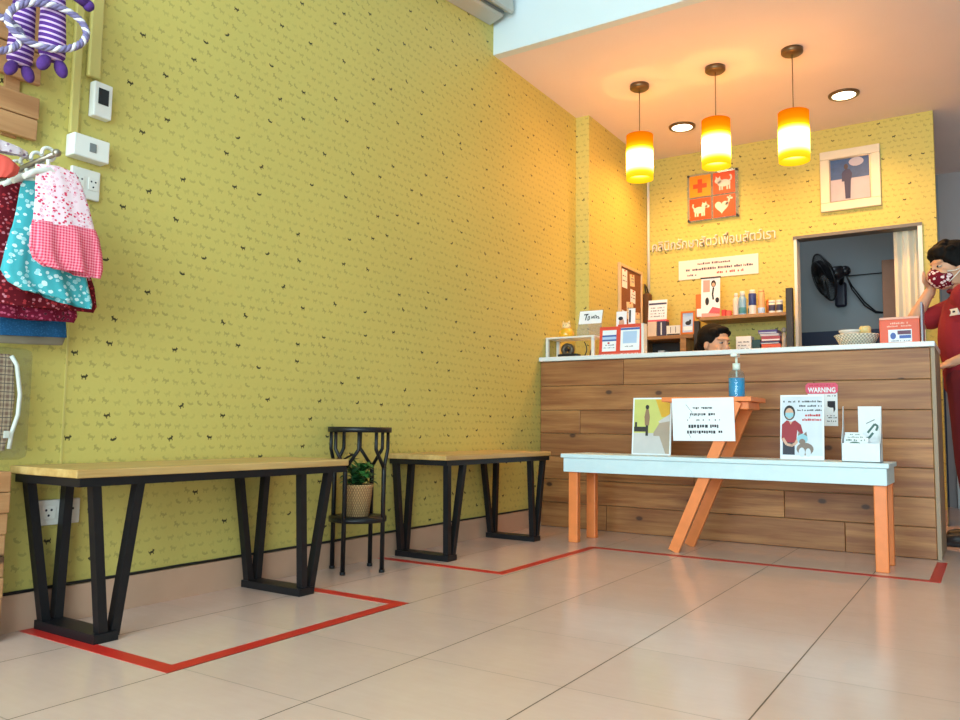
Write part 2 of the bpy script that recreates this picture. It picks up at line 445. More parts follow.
# window hatch trim
wn = thing('window_2', 'hatch in the yellow back wall with a thin metal frame', 'window', ((wx0+wx1)/2, YB, wz0)); wn['kind'] = 'structure'
g = G(); g.box((wx0-.008, YB-.012, wz0), (wx0+.012, YB+.1, wz1)); g.box((wx1-.015, YB-.015, wz0), (wx1+.012, YB+.1, wz1))
g.build('window_jamb', M_whitep, wn)
G().box((wx0-.012, YB-.02, wz1-.012), (wx1+.012, YB+.1, wz1+.010)).build('window_frame', pm('grey_frame', (110, 106, 100), .5, .3), wn)
G().box((wx0-.012, YB-.03, wz0-.03), (wx1+.012, YB+.1, wz0)).build('window_sill', M_whitep, wn)
# folding screen pushed to the right of the hatch
M_cream = pm('cream_vinyl', (240, 232, 212), .45, var=.03)
fd = thing('folding_door', 'cream pleated folding door pushed to the right side of the hatch', 'folding door', (1.95, YB+.14, wz0-.1)); YD = YB+.105
for i in range(4):
    x0 = 1.872+i*.037
    G().bar((x0, YD+.02+(i % 2)*.035, wz0-.1), (x0, YD+.02+(i % 2)*.035, wz1+.05), .03, .012, up=(.7, .7, 0)).bar((x0+.018, YD+.05-(i % 2)*.035, wz0-.1), (x0+.018, YD+.05-(i % 2)*.035, wz1+.05), .03, .012, up=(-.7, .7, 0)).build('pleat', M_cream, fd)
# skirting, with the cable that lies on it
struct(G().box((0, YF, 0), (.012, 4.41, .105)).build('baseboard_left', M_skirt, pivot=(0, 0, 0)))
struct(G().box((.1, YB-.012, 0), (2.129, YB, .105)).build('baseboard_back', M_skirt, pivot=(0, 0, 0)))
R = random.Random(3)
tag(G().tube([(.007, .5+i*.13, .110+.002*R.random()) for i in range(31)], .0045, 6).build('cable', M_blackp), 'thin black cable lying along the top of the skirting of the yellow wall', 'cable')
# painted wire ducts running up the yellow wall
M_duct = pm('yellow_painted_duct', (202, 186, 108), .5, var=.04)
struct(G().bbox((0, 1.316, 1.50), (.016, 1.342, ZU), .003).build('trim_1', M_duct))
struct(G().bbox((0, 1.362, 1.70), (.022, 1.402, ZU), .004).build('trim_2', M_duct))
struct(G().box((0, 1.352, .11), (.0025, 1.358, 1.32)).build('trim_3', M_duct))
pp = tag(G().cyl((.112, YB-.013, 1.70), (.112, YB-.013, ZC), .011).build('conduit_pipe', M_cream), 'thin cream conduit pipe down the corner of the yellow walls', 'pipe')
# door in the passage beyond the end of the back wall
d = thing('door_1', 'pale door at the far end of the passage', 'door', (2.6, 7.6, 0)); d['kind'] = 'structure'
G().bbox((2.2, 7.565, 0), (3.0, 7.6, 2.05), .004).build('door_leaf', M_pass, d)
g = G(); g.box((2.14, 7.55, 0), (2.2, 7.6, 2.11)); g.box((3.0, 7.55, 0), (3.06, 7.6, 2.11)); g.box((2.2, 7.55, 2.05), (3.0, 7.6, 2.11)); g.build('door_frame', M_white, d)
G().cyl((2.28, 7.565, 1.0), (2.28, 7.52, 1.0), .012).cyl((2.28, 7.525, 1.0), (2.38, 7.525, 1.0), .009).build('door_handle', M_metal, d)

# floor tape
def tape(name, pts, label, w=.047):
    g = G(); n = len(pts); L = []; Rr = []
    for i, p in enumerate(pts):                       # mitred strip
        d0 = Vector(p)-Vector(pts[i-1]) if i else Vector(pts[1])-Vector(p)
        d1 = Vector(pts[i+1])-Vector(p) if i < n-1 else d0
        n0 = Vector((-d0.y, d0.x)).normalized(); n1 = Vector((-d1.y, d1.x)).normalized()
        m = (n0+n1).normalized(); k = w/2/max(.3, m.dot(n0))
        L.append(Vector(p)+m*k); Rr.append(Vector(p)-m*k)
    for i in range(n-1):
        g.prism([tuple(Rr[i]), tuple(Rr[i+1]), tuple(L[i+1]), tuple(L[i])], lambda a, b, h: Vector((a, b, h)), 0.0002, .0012)
    tag(g.build(name, M_tape), label, 'floor tape')
tape('floor_tape', [(.014, 1.275), (.672, 1.275), (.672, 2.175), (.014, 2.175)], 'red tape marking on the floor around the long bench nearest the camera')
tape('floor_tape', [(.014, 2.865), (.66, 2.865), (.66, 3.765), (2.175, 3.765), (2.175, 4.33)], 'red tape line on the floor around the short bench and on under the white bench', .042)

# ------------------------------------------------------------------ the two steel-framed benches
def bench(y0, y1, label, vs):
    t = thing('waiting_bench', label, 'bench', (.175, (y0+y1)/2, 0), 'waiting benches along the yellow wall')
    G().bbox((.002, y0, .452), (.345, y1, .475), .003).build('bench_top', M_benchtop, t)
    g = G(); z0, z1 = .428, .4518
    g.box((.315, y0+.012, z0), (.34, y1-.012, z1)).box((.012, y0+.012, z0), (.037, y1-.012, z1)).box((.037, y0+.012, z0), (.315, y0+.037, z1)).box((.037, y1-.037, z0), (.315, y1-.012, z1))
    g.build('rail', M_black, t)
    for ya, yb, ym in vs:                                # ya..yb at the top, both bars meet near ym on the floor
        for x in (.034, .318):
            dx = .012 if x < .1 else -.012
            o1, o2 = ((-.004, -.008) if x < .1 else ((.022, .036) if ya < (y0+y1)/2 else (.034, .036)))
            ob = 0 if x < .1 else .014
            if y1-y0 < 1.03: ob = ob*.4; o1, o2 = o1*.5, o2*.5
            G().bar((x, ya+o1, .43), (x+dx, ym-.017+ob, .012), .027, .026, up=(0, 1, 0)).build('leg', M_black, t)
            G().bar((x, yb+o2, .43), (x+dx, ym+.017+ob, .012), .027, .026, up=(0, 1, 0)).build('leg', M_black, t)
        G().box((.025, ym-.036, .0006), (.327, ym+.036, .026)).build('foot_bar', M_black, t)
bench(1.205, 2.267, 'long bench with pale board top and black V legs, nearest the camera', ((1.25, 1.37, 1.325), (2.015, 2.15, 2.085)))
bench(2.905, 3.905, 'shorter bench with black V legs between the plant stand and the wooden counter', ((2.94, 3.06, 2.99), (3.70, 3.84, 3.785)))

# ------------------------------------------------------------------ white bench with orange Z legs
wb = thing('display_bench', 'long white bench with orange legs and a raised orange shelf in front of the counter', 'bench', (1.235, 3.99, 0))
G().bbox((.44, 3.832, .447), (2.014, 4.16, .468), .003).build('bench_top', M_benchw, wb)
g = G(); g.bbox((.452, 3.842, .372), (2.004, 3.862, .4468), .003).bbox((.452, 4.13, .372), (2.004, 4.15, .4468), .003).bbox((.452, 3.863, .372), (.472, 4.129, .4468), .003).bbox((1.984, 3.863, .372), (2.004, 4.129, .4468), .003)
g.build('apron', M_benchw, wb)
for x in (.472, 1.947):
    for y in (3.864, 4.088):
        G().bbox((x, y, 0), (x+.053, y+.04, .4465), .004).build('leg', M_orangew, wb)
for y in (3.876, 4.12):
    G().bar((1.046, y, .004), (1.362, y, .742), .022, .052, up=(1, 0, 0)).build('slanting_leg', M_orangew, wb)
G().bbox((.993, 3.86, .742), (1.435, 4.15, .765), .003).build('shelf', M_orangew, wb)
G().bbox((1.375, 3.89, .705), (1.415, 4.106, .7415), .003).build('shelf_rail', M_orangew, wb)

# ------------------------------------------------------------------ reception counter
ct = thing('reception_counter', 'reception counter clad in horizontal pine planks', 'counter', (1.085, 4.62, 0))
g = G(); R = random.Random(11); zs = [0, .15, .292, .432, .572, .715, .865, 1.0195]
breaks = {6: [.56], 5: [1.62], 4: [.278], 3: [1.9], 2: [.98], 1: [1.46], 0: [.45, 1.75]}
for i in range(7):
    xs = [.003]+breaks[i]+[2.152]
    for a, b in zip(xs, xs[1:]): g.bbox((a+.0012, 4.41, zs[i]+.0018), (b-.0012, 4.43, zs[i+1]-.0018), .0025)
g.build('plank_front', M_plank, ct)
G().box((.003, 4.431, 0), (2.150, 4.446, 1.0195)).build('carcass_panel', M_crate, ct)
G().bbox((2.153, 4.408, 0), (2.172, 4.84, 1.0195), .002).build('end_panel', pm('pale_laminate', (156, 132, 106), .5, var=.04), ct)
G().box((.2, 4.447, .70), (2.152, 4.80, .72)).build('inner_shelf', M_crate, ct)
tag(G().bbox((.002, 4.385, 1.0205), (2.174, 4.87, 1.047), .004).build('countertop', pm('white_laminate', (222, 228, 230), .3, var=.015)), 'white laminate countertop lying on the plank reception counter', 'countertop')

# ------------------------------------------------------------------ lamps
M_shade = emit('lit_amber_shade', None, 1.0, (0, .285, [(0, (255, 205, 20), 1.6), (.12, (255, 225, 40), 1.8), (.26, (255, 164, 74), 44.0), (.56, (255, 164, 74), 44.0), (.69, (255, 205, 20), 1.8), (.81, (255, 150, 8), 1.5), (1, (255, 122, 6), 1.35)]))
M_canopy = pm('bronze_canopy', (120, 98, 72), .35, .8, var=.06)
M_bulb = emit('lit_bulb', (255, 225, 170), 12)
place = ('nearest the left wall', 'in the middle of the three', 'farthest to the right')
P0 = None
for i, x in enumerate((.58, 1.062, 1.503)):
    lab = 'lit amber glass pendant lamp over the counter, '+place[i]
    if P0 is None:
        P0 = p = thing('pendant_lamp', lab, 'lamp', (x, 4.64, 2.172), 'pendant lamps over the counter')
        G().lathe([(.084, 2.172), (.084, 2.457), (.081, 2.457), (.081, 2.172), (.084, 2.172)], (x, 4.64, 0), 40, cap=False).build('lamp_shade', M_shade, p)
        g = G(); g.cyl((x, 4.64, 2.40), (x, 4.64, 2.455), .018)
        for k in range(3): a = 2*pi*k/3; g.tube([(x, 4.64, 2.45), (x+.083*cos(a), 4.64+.083*sin(a), 2.452)], .0025, 6)
        g.build('lamp_holder', M_canopy, p)
        G().ball((x, 4.64, 2.36), (.022, .022, .035)).build('bulb', M_bulb, p)
        G().tube([(x, 4.64, 2.455), (x, 4.64, 2.76)], .0028, 8).build('cord', M_canopy, p)
        G().lathe([(.0, 2.758), (.05, 2.758), (.06, 2.766), (.06, 2.7878), (.0, 2.7878)], (x, 4.64, 0), 32, cap=False).build('canopy', M_canopy, p)
    else:
        q = copy_tree(P0, (x, 4.64, 2.172-(.044 if i == 2 else 0)), lab)
        if i == 2:                                    # the right one hangs a little lower
            for c in q.children:
                if c.name.startswith('canopy'): c.location.z = .044
                if c.name.startswith('cord'): c.scale.z = (.305+.044)/.305; c.location.z = .283*(1-c.scale.z)
    l = bpy.data.lights.new('pendant_glow', 'POINT'); l.energy = 13; l.color = (1, .43, .12); l.shadow_soft_size = .025
    o = bpy.data.objects.new('pendant_glow', l); o.location = (x, 4.64, 2.31); C.objects.link(o)
D0 = None
for i, x in enumerate((.587, 1.66)):
    lab = 'lit round recessed downlight in the ceiling '+('between the left and middle pendant lamps' if i == 0 else 'to the right of the three pendant lamps')
    if D0 is None:
        D0 = t = thing('ceiling_downlight', lab, 'lamp', (x, 5.45, ZC-.012), 'ceiling downlights')
        G().lathe([(.072, ZC-.012), (.092, ZC-.010), (.095, ZC-.0005), (.072, ZC-.0005), (.072, ZC-.012)], (x, 5.45, 0), 36, cap=False).build('trim_ring', M_canopy, t)
        G().lathe([(0.0, ZC-.009), (.071, ZC-.009), (.071, ZC-.002), (0, ZC-.002)], (x, 5.45, 0), 36, cap=False).build('diffuser', emit('lit_diffuser', (255, 236, 205), 9), t)
    else: copy_tree(D0, (x, 5.45, ZC-.012), lab)
    l = bpy.data.lights.new('downlight_beam', 'SPOT'); l.energy = 105; l.color = (1, .49, .155); l.spot_size = radians(150); l.spot_blend = .8; l.shadow_soft_size = .06
    o = bpy.data.objects.new('downlight_beam', l); o.location = (x, 5.45, ZC-.03); C.objects.link(o)

# daylight: an overcast street through the shop front; plus a weak, unseen fill lamp added in the back room
def area(name, loc, rot, sx, sy, e, col):
    l = bpy.data.lights.new(name, 'AREA'); l.shape = 'RECTANGLE'; l.size = sx; l.size_y = sy; l.energy = e; l.color = col
    o = bpy.data.objects.new(name, l); o.location = loc; o.rotation_euler = rot; C.objects.link(o); return o
area('shop_front_daylight', (2.3, YF-.15, 1.6), (radians(90), 0, 0), 4.0, 2.9, 610, (.74, .93, 1.0))
area('back_room_fill', (1.0, 6.9, 2.7), (0, 0, 0), .5, .3, 4.5, (.72, .88, 1))
w = bpy.data.worlds.new('street_sky'); bpy.context.scene.world = w; w.use_nodes = True
w.node_tree.nodes['Background'].inputs[0].default_value = (.62, .80, .95, 1); w.node_tree.nodes['Background'].inputs[1].default_value = .8

# ------------------------------------------------------------------ camera
cam = bpy.data.cameras.new('camera'); cam.sensor_width = 36; cam.lens = 792.16*36/960; cam.clip_start = .02
co = bpy.data.objects.new('camera', cam); C.objects.link(co)
yaw, pitch, roll = -.573, .0854, .0126
fw = Vector((sin(yaw)*cos(pitch), cos(yaw)*cos(pitch), sin(pitch))); rr = Vector((cos(yaw), -sin(yaw), 0)); uu = rr.cross(fw)
r2 = rr*cos(roll)+uu*sin(roll); u2 = -rr*sin(roll)+uu*cos(roll)
M = Matrix((r2, u2, -fw)).transposed().to_4x4(); M.translation = (2.391, 0, .6); co.matrix_world = M
sc = bpy.context.scene; sc.camera = co
sc.view_settings.view_transform = 'Standard'; sc.view_settings.look = 'None'; sc.view_settings.gamma = 1; sc.view_settings.use_curve_mapping = False
sc.view_settings.exposure = -0.5
# ------------------------------------------------------------------ on and around the white bench
FB = lambda x, y, z: frame((x, y, z), (1, 0, 0), (0, 0, 1))          # faces the camera side (-y)
# photo board leaning on the counter front
F = frame((.78, 3.99, .4695), (1, 0, 0), (0, .10, 1))
P = [M_paper, pm('print_lime', (204, 206, 116), .6), pm('print_floor', (206, 202, 200), .6), pm('print_dark', (52, 46, 44), .6), pm('print_coat', (150, 118, 92), .6), pm('print_counter', (176, 158, 140), .6), pm('print_yellow', (226, 176, 50), .6)]
g = G(); g.rect(0, 0, .213, .302, F, 0, -.006)
g.mat(1).rect(.008, .115, .205, .294, F, .0008).mat(6).prism([(.125, .294), (.205, .294), (.205, .2), (.16, .2)], F, .0009, .0012)
g.mat(2).rect(.008, .008, .205, .115, F, .0008)
g.mat(3).rect(.010, .122, .082, .148, F, .0013).rect(.014, .148, .026, .172, F, .0013)
g.mat(5).prism([(.118, .118), (.150, .170), (.205, .178), (.205, .008), (.185, .008), (.15, .1), (.118, .1)], F, .0009, .0013)
g.mat(2).prism([(.143, .176), (.205, .215), (.205, .178), (.150, .168)], F, .001, .0016)
g.mat(3).rect(.074, .1, .088, .16, F, .0016).oval(.081, .252, .010, .012, F, .0018).mat(4).prism([(.070, .155), (.066, .2), (.074, .242), (.088, .242), (.096, .2), (.092, .155)], F, .001, .0017)
tag(g.build('photo_board', P), 'printed photo of a person in a lime yellow waiting room, left of the paper notice', 'photo')
# paper notice taped to the edge of the orange shelf
F = frame((1.048, 3.8585, .758), (1, 0, .012), (.035, -.02, -1)); Fn = lambda a, b, h=0: F(a, b, -h)
g = G(); g.rect(0, 0, .305, .21, Fn, .0006, 0)
for i, (a, b, v, h, dn) in enumerate(((.105, .20, .045, .010, .85), (.09, .215, .075, .014, .95), (.075, .24, .105, .009, .45), (.08, .235, .131, .017, .95), (.072, .245, .160, .015, .95))): g.mat(1).lines(a, b, v, h, Fn, .0009, 30+i, .0004, dn)
g.mat(2).stroke([(.07, .03), (.1, .07), (.085, .1)], .002, Fn, .0008, .0004).stroke([(.075, .165), (.09, .195)], .002, Fn, .0008, .0004)
tag(g.build('paper_sign', [M_paper, M_ink, M_grey]), 'white paper notice with handwritten lines hanging from the orange shelf', 'notice')
# sanitizer bottle
sx, sy, sz = 1.342, 3.96, .7645
sb = thing('sanitizer_bottle', 'clear pump bottle of blue sanitizer gel standing on the orange shelf', 'bottle', (sx, sy, sz))
M_gel = pm('blue_gel', (0, 158, 215), .2, var=.04, coat=.4)
G().lathe([(.0, sz), (.034, sz), (.038, sz+.006), (.038, sz+.095), (.0, sz+.095)], (sx, sy, 0), 32, cap=False).build('gel', M_gel, sb)
G().lathe([(.0395, sz), (.0395, sz+.105), (.032, sz+.128), (.016, sz+.14), (.016, sz+.15)], (sx, sy, 0), 32, cap=False).build('bottle', clear_mat('clear_bottle', (235, 242, 245), .93), sb)
g = G().cyl((sx, sy, sz+.135), (sx, sy, sz+.168), .018).cyl((sx, sy, sz+.168), (sx, sy, sz+.20), .006).bbox((sx-.016, sy-.05, sz+.198), (sx+.016, sy+.014, sz+.214), .004); g.tube([(sx, sy, sz+.1), (sx, sy, sz+.14)], .004, 8)
g.build('pump', pm('pump_white', (226, 236, 224), .35, var=.02), sb)
# poster of a vet nurse with a cat
F = frame((1.535, 3.985, .4695), (1, 0, 0), (0, .10, 1))
P = [M_paper, pm('print_scrub', (158, 46, 56), .6), pm('print_hair', (38, 32, 36), .6), pm('print_face', (214, 172, 148), .6), pm('print_mask', (150, 200, 214), .6), pm('print_trousers', (52, 52, 66), .6), pm('print_cat', (136, 118, 108), .6), M_ink, M_red, pm('print_pale', (214, 222, 232), .6)]
g = G(); g.rect(0, 0, .196, .308, F, 0, -.006)
g.mat(9).rect(.006, .02, .19, .30, F, .0006)
g.mat(5).rect(.012, .022, .066, .085, F, .001)
g.mat(1).prism([(.006, .095), (.008, .165), (.03, .186), (.05, .178), (.068, .186), (.094, .165), (.104, .125), (.088, .115), (.078, .14), (.072, .08), (.014, .08)], F, .0006, .0014)
g.mat(3).prism([(.04, .18), (.048, .165), (.056, .18)], F, .001, .0018).stroke([(.012, .1), (.03, .07), (.056, .066)], .012, F, .002, .001).stroke([(.09, .118), (.07, .075), (.05, .064)], .012, F, .002, .001)
g.mat(2).oval(.042, .222, .026, .036, F, .0012).mat(3).oval(.042, .218, .019, .027, F, .0016).mat(4).prism([(.024, .206), (.024, .222), (.06, .222), (.06, .206), (.042, .192)], F, .001, .0022)
g.mat(6).oval(.112, .05, .038, .03, F, .0016).mat(9).oval(.098, .035, .014, .022, F, .0024).oval(.126, .034, .012, .02, F, .0024)
g.mat(4).oval(.1, .098, .024, .024, F, .0022).mat(6).prism([(.08, .112), (.084, .134), (.096, .12)], F, .001, .0026).prism([(.106, .12), (.118, .132), (.122, .110)], F, .001, .0026).oval(.1, .084, .014, .014, F, .003)
g.mat(7).lines(.014, .186, .272, .009, F, .0014, 5).lines(.078, .186, .251, .009, F, .0014, 6).lines(.078, .186, .231, .008, F, .0014, 7).mat(8).lines(.106, .184, .205, .012, F, .0014, 8, dens=.95).lines(.1, .184, .184, .012, F, .0014, 9, dens=.95)
g.mat(9).lines(.13, .185, .15, .006, F, .0016, 10).lines(.13, .185, .138, .006, F, .0016, 12)
tag(g.build('vet_poster', P), 'standing poster of a masked nurse in red with a cat, on the white bench', 'poster')
# WARNING sign on the counter front, behind the poster
F = FB(1.578, 4.4095, .632)
P = [M_paper, pm('sign_pink', (222, 78, 110), .55, var=.04), M_ink, M_red]
g = G(); g.rect(.01, 0, .153, .17, F, .003)
g.mat(1); r = .012
g.prism([(r, .166), (.157-r, .166), (.157, .166+r), (.157, .222-r), (.157-r, .222), (r, .222), (0, .222-r), (0, .166+r)], F, 0, .0045)
g.mat(0).text('WARNING', F, .034, .012, .174, .0056, .0045, width=.133, bold=.0012)
g.mat(3).lines(.02, .14, .208, .006, F, .005, 3)
g.mat(2).prism([(.105, .128), (.142, .128), (.142, .085), (.134, .068), (.132, .094), (.118, .094), (.105, .1)], F, .003, .0042).lines(.105, .146, .152, .006, F, .0036, 4).lines(.102, .148, .05, .006, F, .0036, 5).lines(.102, .148, .04, .006, F, .0036, 6).lines(.102, .148, .022, .007, F, .0036, 7)
tag(g.build('warning_sign', P), 'pink topped WARNING sign fixed to the plank counter behind the nurse poster', 'sign')
# leaflet box: low front, tall back
bx, by, bz = 1.816, 3.91, .4695
lb = thing('leaflet_box', 'white cardboard leaflet box with a tall back, at the right end of the white bench', 'box', (bx+.08, by+.04, bz))
S = lambda a, b, h=0: Vector((bx+h, by+a, bz+b))
side = [(0, 0), (.085, 0), (.085, .25), (.072, .25), (.055, .17), (0, .083)]
g = G(); M_card = pm('white_card', (228, 232, 236), .7, var=.02)
for x0 in (0, .157): g.prism(side, S, x0, x0+.002)
g.box((bx, by, bz), (bx+.159, by+.002, bz+.083)).box((bx, by+.083, bz), (bx+.159, by+.085, bz+.11)).box((bx, by, bz), (bx+.159, by+.085, bz+.002))
g.prism([(.062, .1), (.159, .1), (.159, .25), (.062, .25)], FB(bx, by+.085, bz), 0, .002)
g.mat(1).stroke([(.05+.06*cos(t), .155+.05*sin(t)) for t in (-2.4, -1.9, -1.4, -.8, -.3)], .010, FB(bx+.015, by+.083, bz-.01), .0012).stroke([(.10, .13), (.13, .17), (.142, .16), (.135, .14)], .009, FB(bx, by+.083, bz), .0014).stroke([(.095, .172), (.13, .19)], .003, FB(bx, by+.083, bz), .0014)
g.build('box', [M_card, pm('print_teal', (70, 106, 100), .6)], lb)
for k in range(3):
    F = frame((bx+.008, by+.014+k*.016, bz+.004), (1, 0, 0), (0, .18, 1))
    g = G().rect(0, 0, .10-k*.012, .105+k*.012, F, .002); g.mat(1).lines(.008, .09-k*.012, .09+k*.012, .008, F, .0026, k, .002).oval(.045, .075, .025, .012, F, .0026, .002)
    tag(g.build('leaflet', [M_card, pm('leaflet_green', (96, 124, 112), .6)]), 'folded leaflet, '+('front', 'middle', 'back')[k]+' one in the white leaflet box', 'leaflet', 'leaflets in the box')

# ------------------------------------------------------------------ plant stand between the benches
px, py = .1365, 2.562; rot = radians(-32)
ps = thing('plant_stand', 'black metal plant stand standing between the two benches', 'plant stand', (px, py, 0))
Q = lambda a, r, z: Vector((px+r*cos(a), py+r*sin(a), z))
cs = [rot+pi/4+i*pi/2 for i in range(4)]
for a in cs:
    g = G(); g.tube([Q(a, .117, .0), Q(a, .117, .405), Q(a, .117, .43)], .0095, 10)
    for sgn in (-1, 1):
        b = a+sgn*radians(27); g.tube([Q(a, .117, .425), Q(b, .119, .505), Q(b, .119, .577)], .0075, 10)
    g.ball(Q(a, .117, .43), .0105); g.cyl(Q(a, .117, 0), Q(a, .117, .012), .012)
    g.build('leg', M_black, ps)
ring = lambda r, z, w, h: [(r-w, z), (r+w, z), (r+w, z+h), (r-w, z+h), (r-w, z)]
G().lathe(ring(.123, .575, .0115, .022), (px, py, 0), 40, cap=False).build('top_ring', M_black, ps)
G().lathe([(0, .205), (.121, .205), (.121, .225), (0, .225)], (px, py, 0), 40, cap=False).build('shelf', M_black, ps)
# plant in a woven pot
fp = thing('potted_plant', 'green leafy plant in a woven straw pot on the black plant stand', 'plant', (px, py-.005, .2255))
m, nt, b = new_mat('woven_straw'); cc = objco(nt); s = nt.nodes.new('ShaderNodeSeparateXYZ'); nt.links.new(cc, s.inputs[0])
an = E.op('ARCTAN2', s.outputs[1], s.outputs[0]); vv = E(s.outputs[2])*95
wv = (E.op('SINE', an*34+vv.floor()*3.14159)*.5+.5)*((vv.fract()-.5).abs().lt(.42))
c_ = mixc(nt, wv, lin(160, 118, 72), lin(222, 184, 132)); nt.links.new(c_, b.inputs['Base Color']); b.inputs['Roughness'].default_value = .8
bp = nt.nodes.new('ShaderNodeBump'); bp.inputs['Strength'].default_value = .6; bp.inputs['Distance'].default_value = .004; nt.links.new(wv.v, bp.inputs['Height']); nt.links.new(bp.outputs[0], b.inputs['Normal'])
pc = (px, py-.005, 0)
G().lathe([(0, .2256), (.050, .2256), (.062, .345), (.066, .348), (.066, .357), (.059, .357), (.055, .336), (0, .336)], pc, 40, cap=False).build('pot', m, fp)
G().lathe([(0, .3365), (.0535, .3365), (.04, .343), (0, .346)], pc, 24, cap=False).build('soil', pm('soil', (58, 42, 30), .95, var=.2, scale=80), fp)
def leaf(g, base, d, L, W, droop):
    base = Vector(base); d = Vector(d).normalized(); side = d.cross(Vector((0, 0, 1)))
    if side.length < .1: side = Vector((1, 0, 0))
    side.normalize(); up = side.cross(d); n = 6; rows = []
    for i in range(n+1):
        t = i/n; w = W*sin(pi*min(1, t*.92+.04))**.8; p = base+d*L*t+Vector((0, 0, -droop*L*t*t))
        rows.append([g._v(p-side*w+up*w*.25), g._v(p), g._v(p+side*w+up*w*.25)])
    for a, b2 in zip(rows, rows[1:]):
        for k in range(2): g._f([a[k], a[k+1], b2[k+1], b2[k]], True)
R = random.Random(5); g = G(); st = G()
for i in range(90):
    a = R.uniform(0, 2*pi); h = R.uniform(.0, .085); r = R.uniform(.0, .04)
    b0 = Vector((pc[0]+r*cos(a), py+r*sin(a), .35+h)); g.mat(0 if R.random() < .6 else 1)
    leaf(g, b0, (cos(a), sin(a), R.uniform(.3, 1.2)), R.uniform(.05, .082), R.uniform(.011, .018), R.uniform(.2, .7))
    if i % 4 == 0: st.tube([(pc[0]+r*.4*cos(a), py+r*.4*sin(a), .352), (b0.x, b0.y, b0.z)], .0022, 6)
g.build('foliage', [pm('leaf_green', (54, 112, 50), .45, var=.15), pm('leaf_dark', (32, 78, 44), .45, var=.15)], fp, recalc=False)
st.build('stems', pm('stem_green', (70, 96, 50), .6), fp)
g = G(); c0 = Vector((pc[0]-.0, py-.03, .40))
st2 = [c0, c0+Vector((.05, -.02, .05))]
g.mat(0); leaf(g, c0+Vector((-.03, -.05, .05)), (.9, .2, .55), .10, .018, .1); leaf(g, c0+Vector((-.01, -.05, .045)), (1, .1, .42), .085, .015, .1)
g.mat(1); leaf(g, c0+Vector((-.045, -.055, .04)), (.9, .0, .2), .045, .016, .2)
g.build('spike_leaves', [pm('leaf_burgundy', (70, 52, 50), .5), pm('leaf_pink', (190, 84, 92), .5)], fp, recalc=False)

# ------------------------------------------------------------------ wall boxes by the left edge
t = thing('thermostat', 'white wall thermostat with a small black screen, above the switch box', 'thermostat', (.0, 1.418, 1.59))
G().bbox((.0005, 1.378, 1.574), (.032, 1.440, 1.688), .004).build('housing', M_whitep, t)
G().bbox((.0322, 1.391, 1.616), (.034, 1.426, 1.668), .0008).build('screen', M_blackp, t)
t = thing('switch_box', 'white surface switch box below the thermostat, with one small switch', 'switch', (.0, 1.38, 1.43))
G().bbox((.0005, 1.312, 1.424), (.048, 1.430, 1.495), .004).build('housing', M_whitep, t)
G().bbox((.0482, 1.362, 1.446), (.051, 1.384, 1.474), .001).build('rocker', pm('grey_rocker', (120, 124, 124), .4), t)
t = thing('power_outlet', 'white socket plate directly under the switch box, half behind the dresses', 'outlet', (.0, 1.375, 1.31))
G().bbox((.0005, 1.33, 1.305), (.014, 1.424, 1.4), .003).build('plate', M_whitep, t)
for y in (1.355, 1.4):
    g = G().bbox((.0142, y-.016, 1.335), (.0165, y+.016, 1.375), .001)
    g.mat(1)
    for dy, dz in ((-.007, .008), (.007, .008), (0, -.009)): g.cyl((.0166, y+dy, 1.355+dz), (.017, y+dy, 1.355+dz), .003)
    g.build('socket', [M_whitep, M_ink], t)
t = thing('power_outlet', 'white double socket on the yellow wall under the long bench', 'outlet', (.0, 1.35, .29))
G().bbox((.0005, 1.286, .294), (.014, 1.416, .369), .003).build('plate', M_whitep, t)
for y in (1.318, 1.384):
    g = G().bbox((.0142, y-.022, .312), (.0165, y+.022, .352), .001); g.mat(1)
    for dy, dz in ((-.008, .007), (.008, .007), (0, -.009)): g.cyl((.0166, y+dy, .332+dz), (.017, y+dy, .332+dz), .0036)
    g.build('socket', [M_whitep, M_ink], t)

# ------------------------------------------------------------------ wall-mounted air conditioner above, only its lower right corner shows
A = thing('air_conditioner', 'white wall air conditioner up by the bulkhead, lower corner showing', 'air conditioner', (.0, 3.3, 2.9))
Mx = Matrix.Translation((0, 3.79, 2.953)) @ Matrix.Rotation(radians(7.5), 4, 'X')
M_ac = pm('ac_white', (188, 187, 178), .4, var=.02)
prof = [(.004, .0), (.085, .022), (.10, .032), (.10, .26), (.08, .285), (.004, .285)]
g = G(); g.prism(prof, lambda a, b, h: Mx @ Vector((a, -.03-h, b)), 0, .82); g.build('body', M_ac, A)
G().box((.105, -.80, .034), (.112, -.045, .05), Mx).build('louvre', pm('ac_grey', (120, 126, 128), .5), A)
g = G(); g.prism([(.102, .052), (.15, .03), (.162, .04), (.162, .25), (.102, .27)], lambda a, b, h: Mx @ Vector((a, -.02-h, b)), 0, .83); g.build('front_panel', M_ac, A)

# ------------------------------------------------------------------ things on the countertop
zt = 1.0475
rk = thing('desk_rack', 'small white open rack at the left end of the countertop', 'rack', (.175, 4.56, zt))
G().bbox((.004, 4.47, zt+.122), (.345, 4.64, zt+.134), .003).build('shelf', M_whitep, rk)
for x in (.006, .324):
    for y in (4.472, 4.62): G().box((x, y, zt), (x+.018, y+.018, zt+.1215)).build('leg', M_whitep, rk)
cz = zt+.1345; M_lucky = pm('yellow_glaze', (232, 176, 40), .3, var=.05, coat=.5)
cf = thing('cat_figurine', 'small yellow cat figurine sitting on the white desk rack', 'figurine', (.115, 4.55, cz))
g = G().lathe([(0, cz), (.044, cz), (.05, cz+.015), (.046, cz+.04), (.03, cz+.06), (0, cz+.066)], (.115, 4.55, 0), 24, cap=False); g.build('body', M_lucky, cf)
g = G().ball((.115, 4.545, cz+.075), (.030, .026, .025))
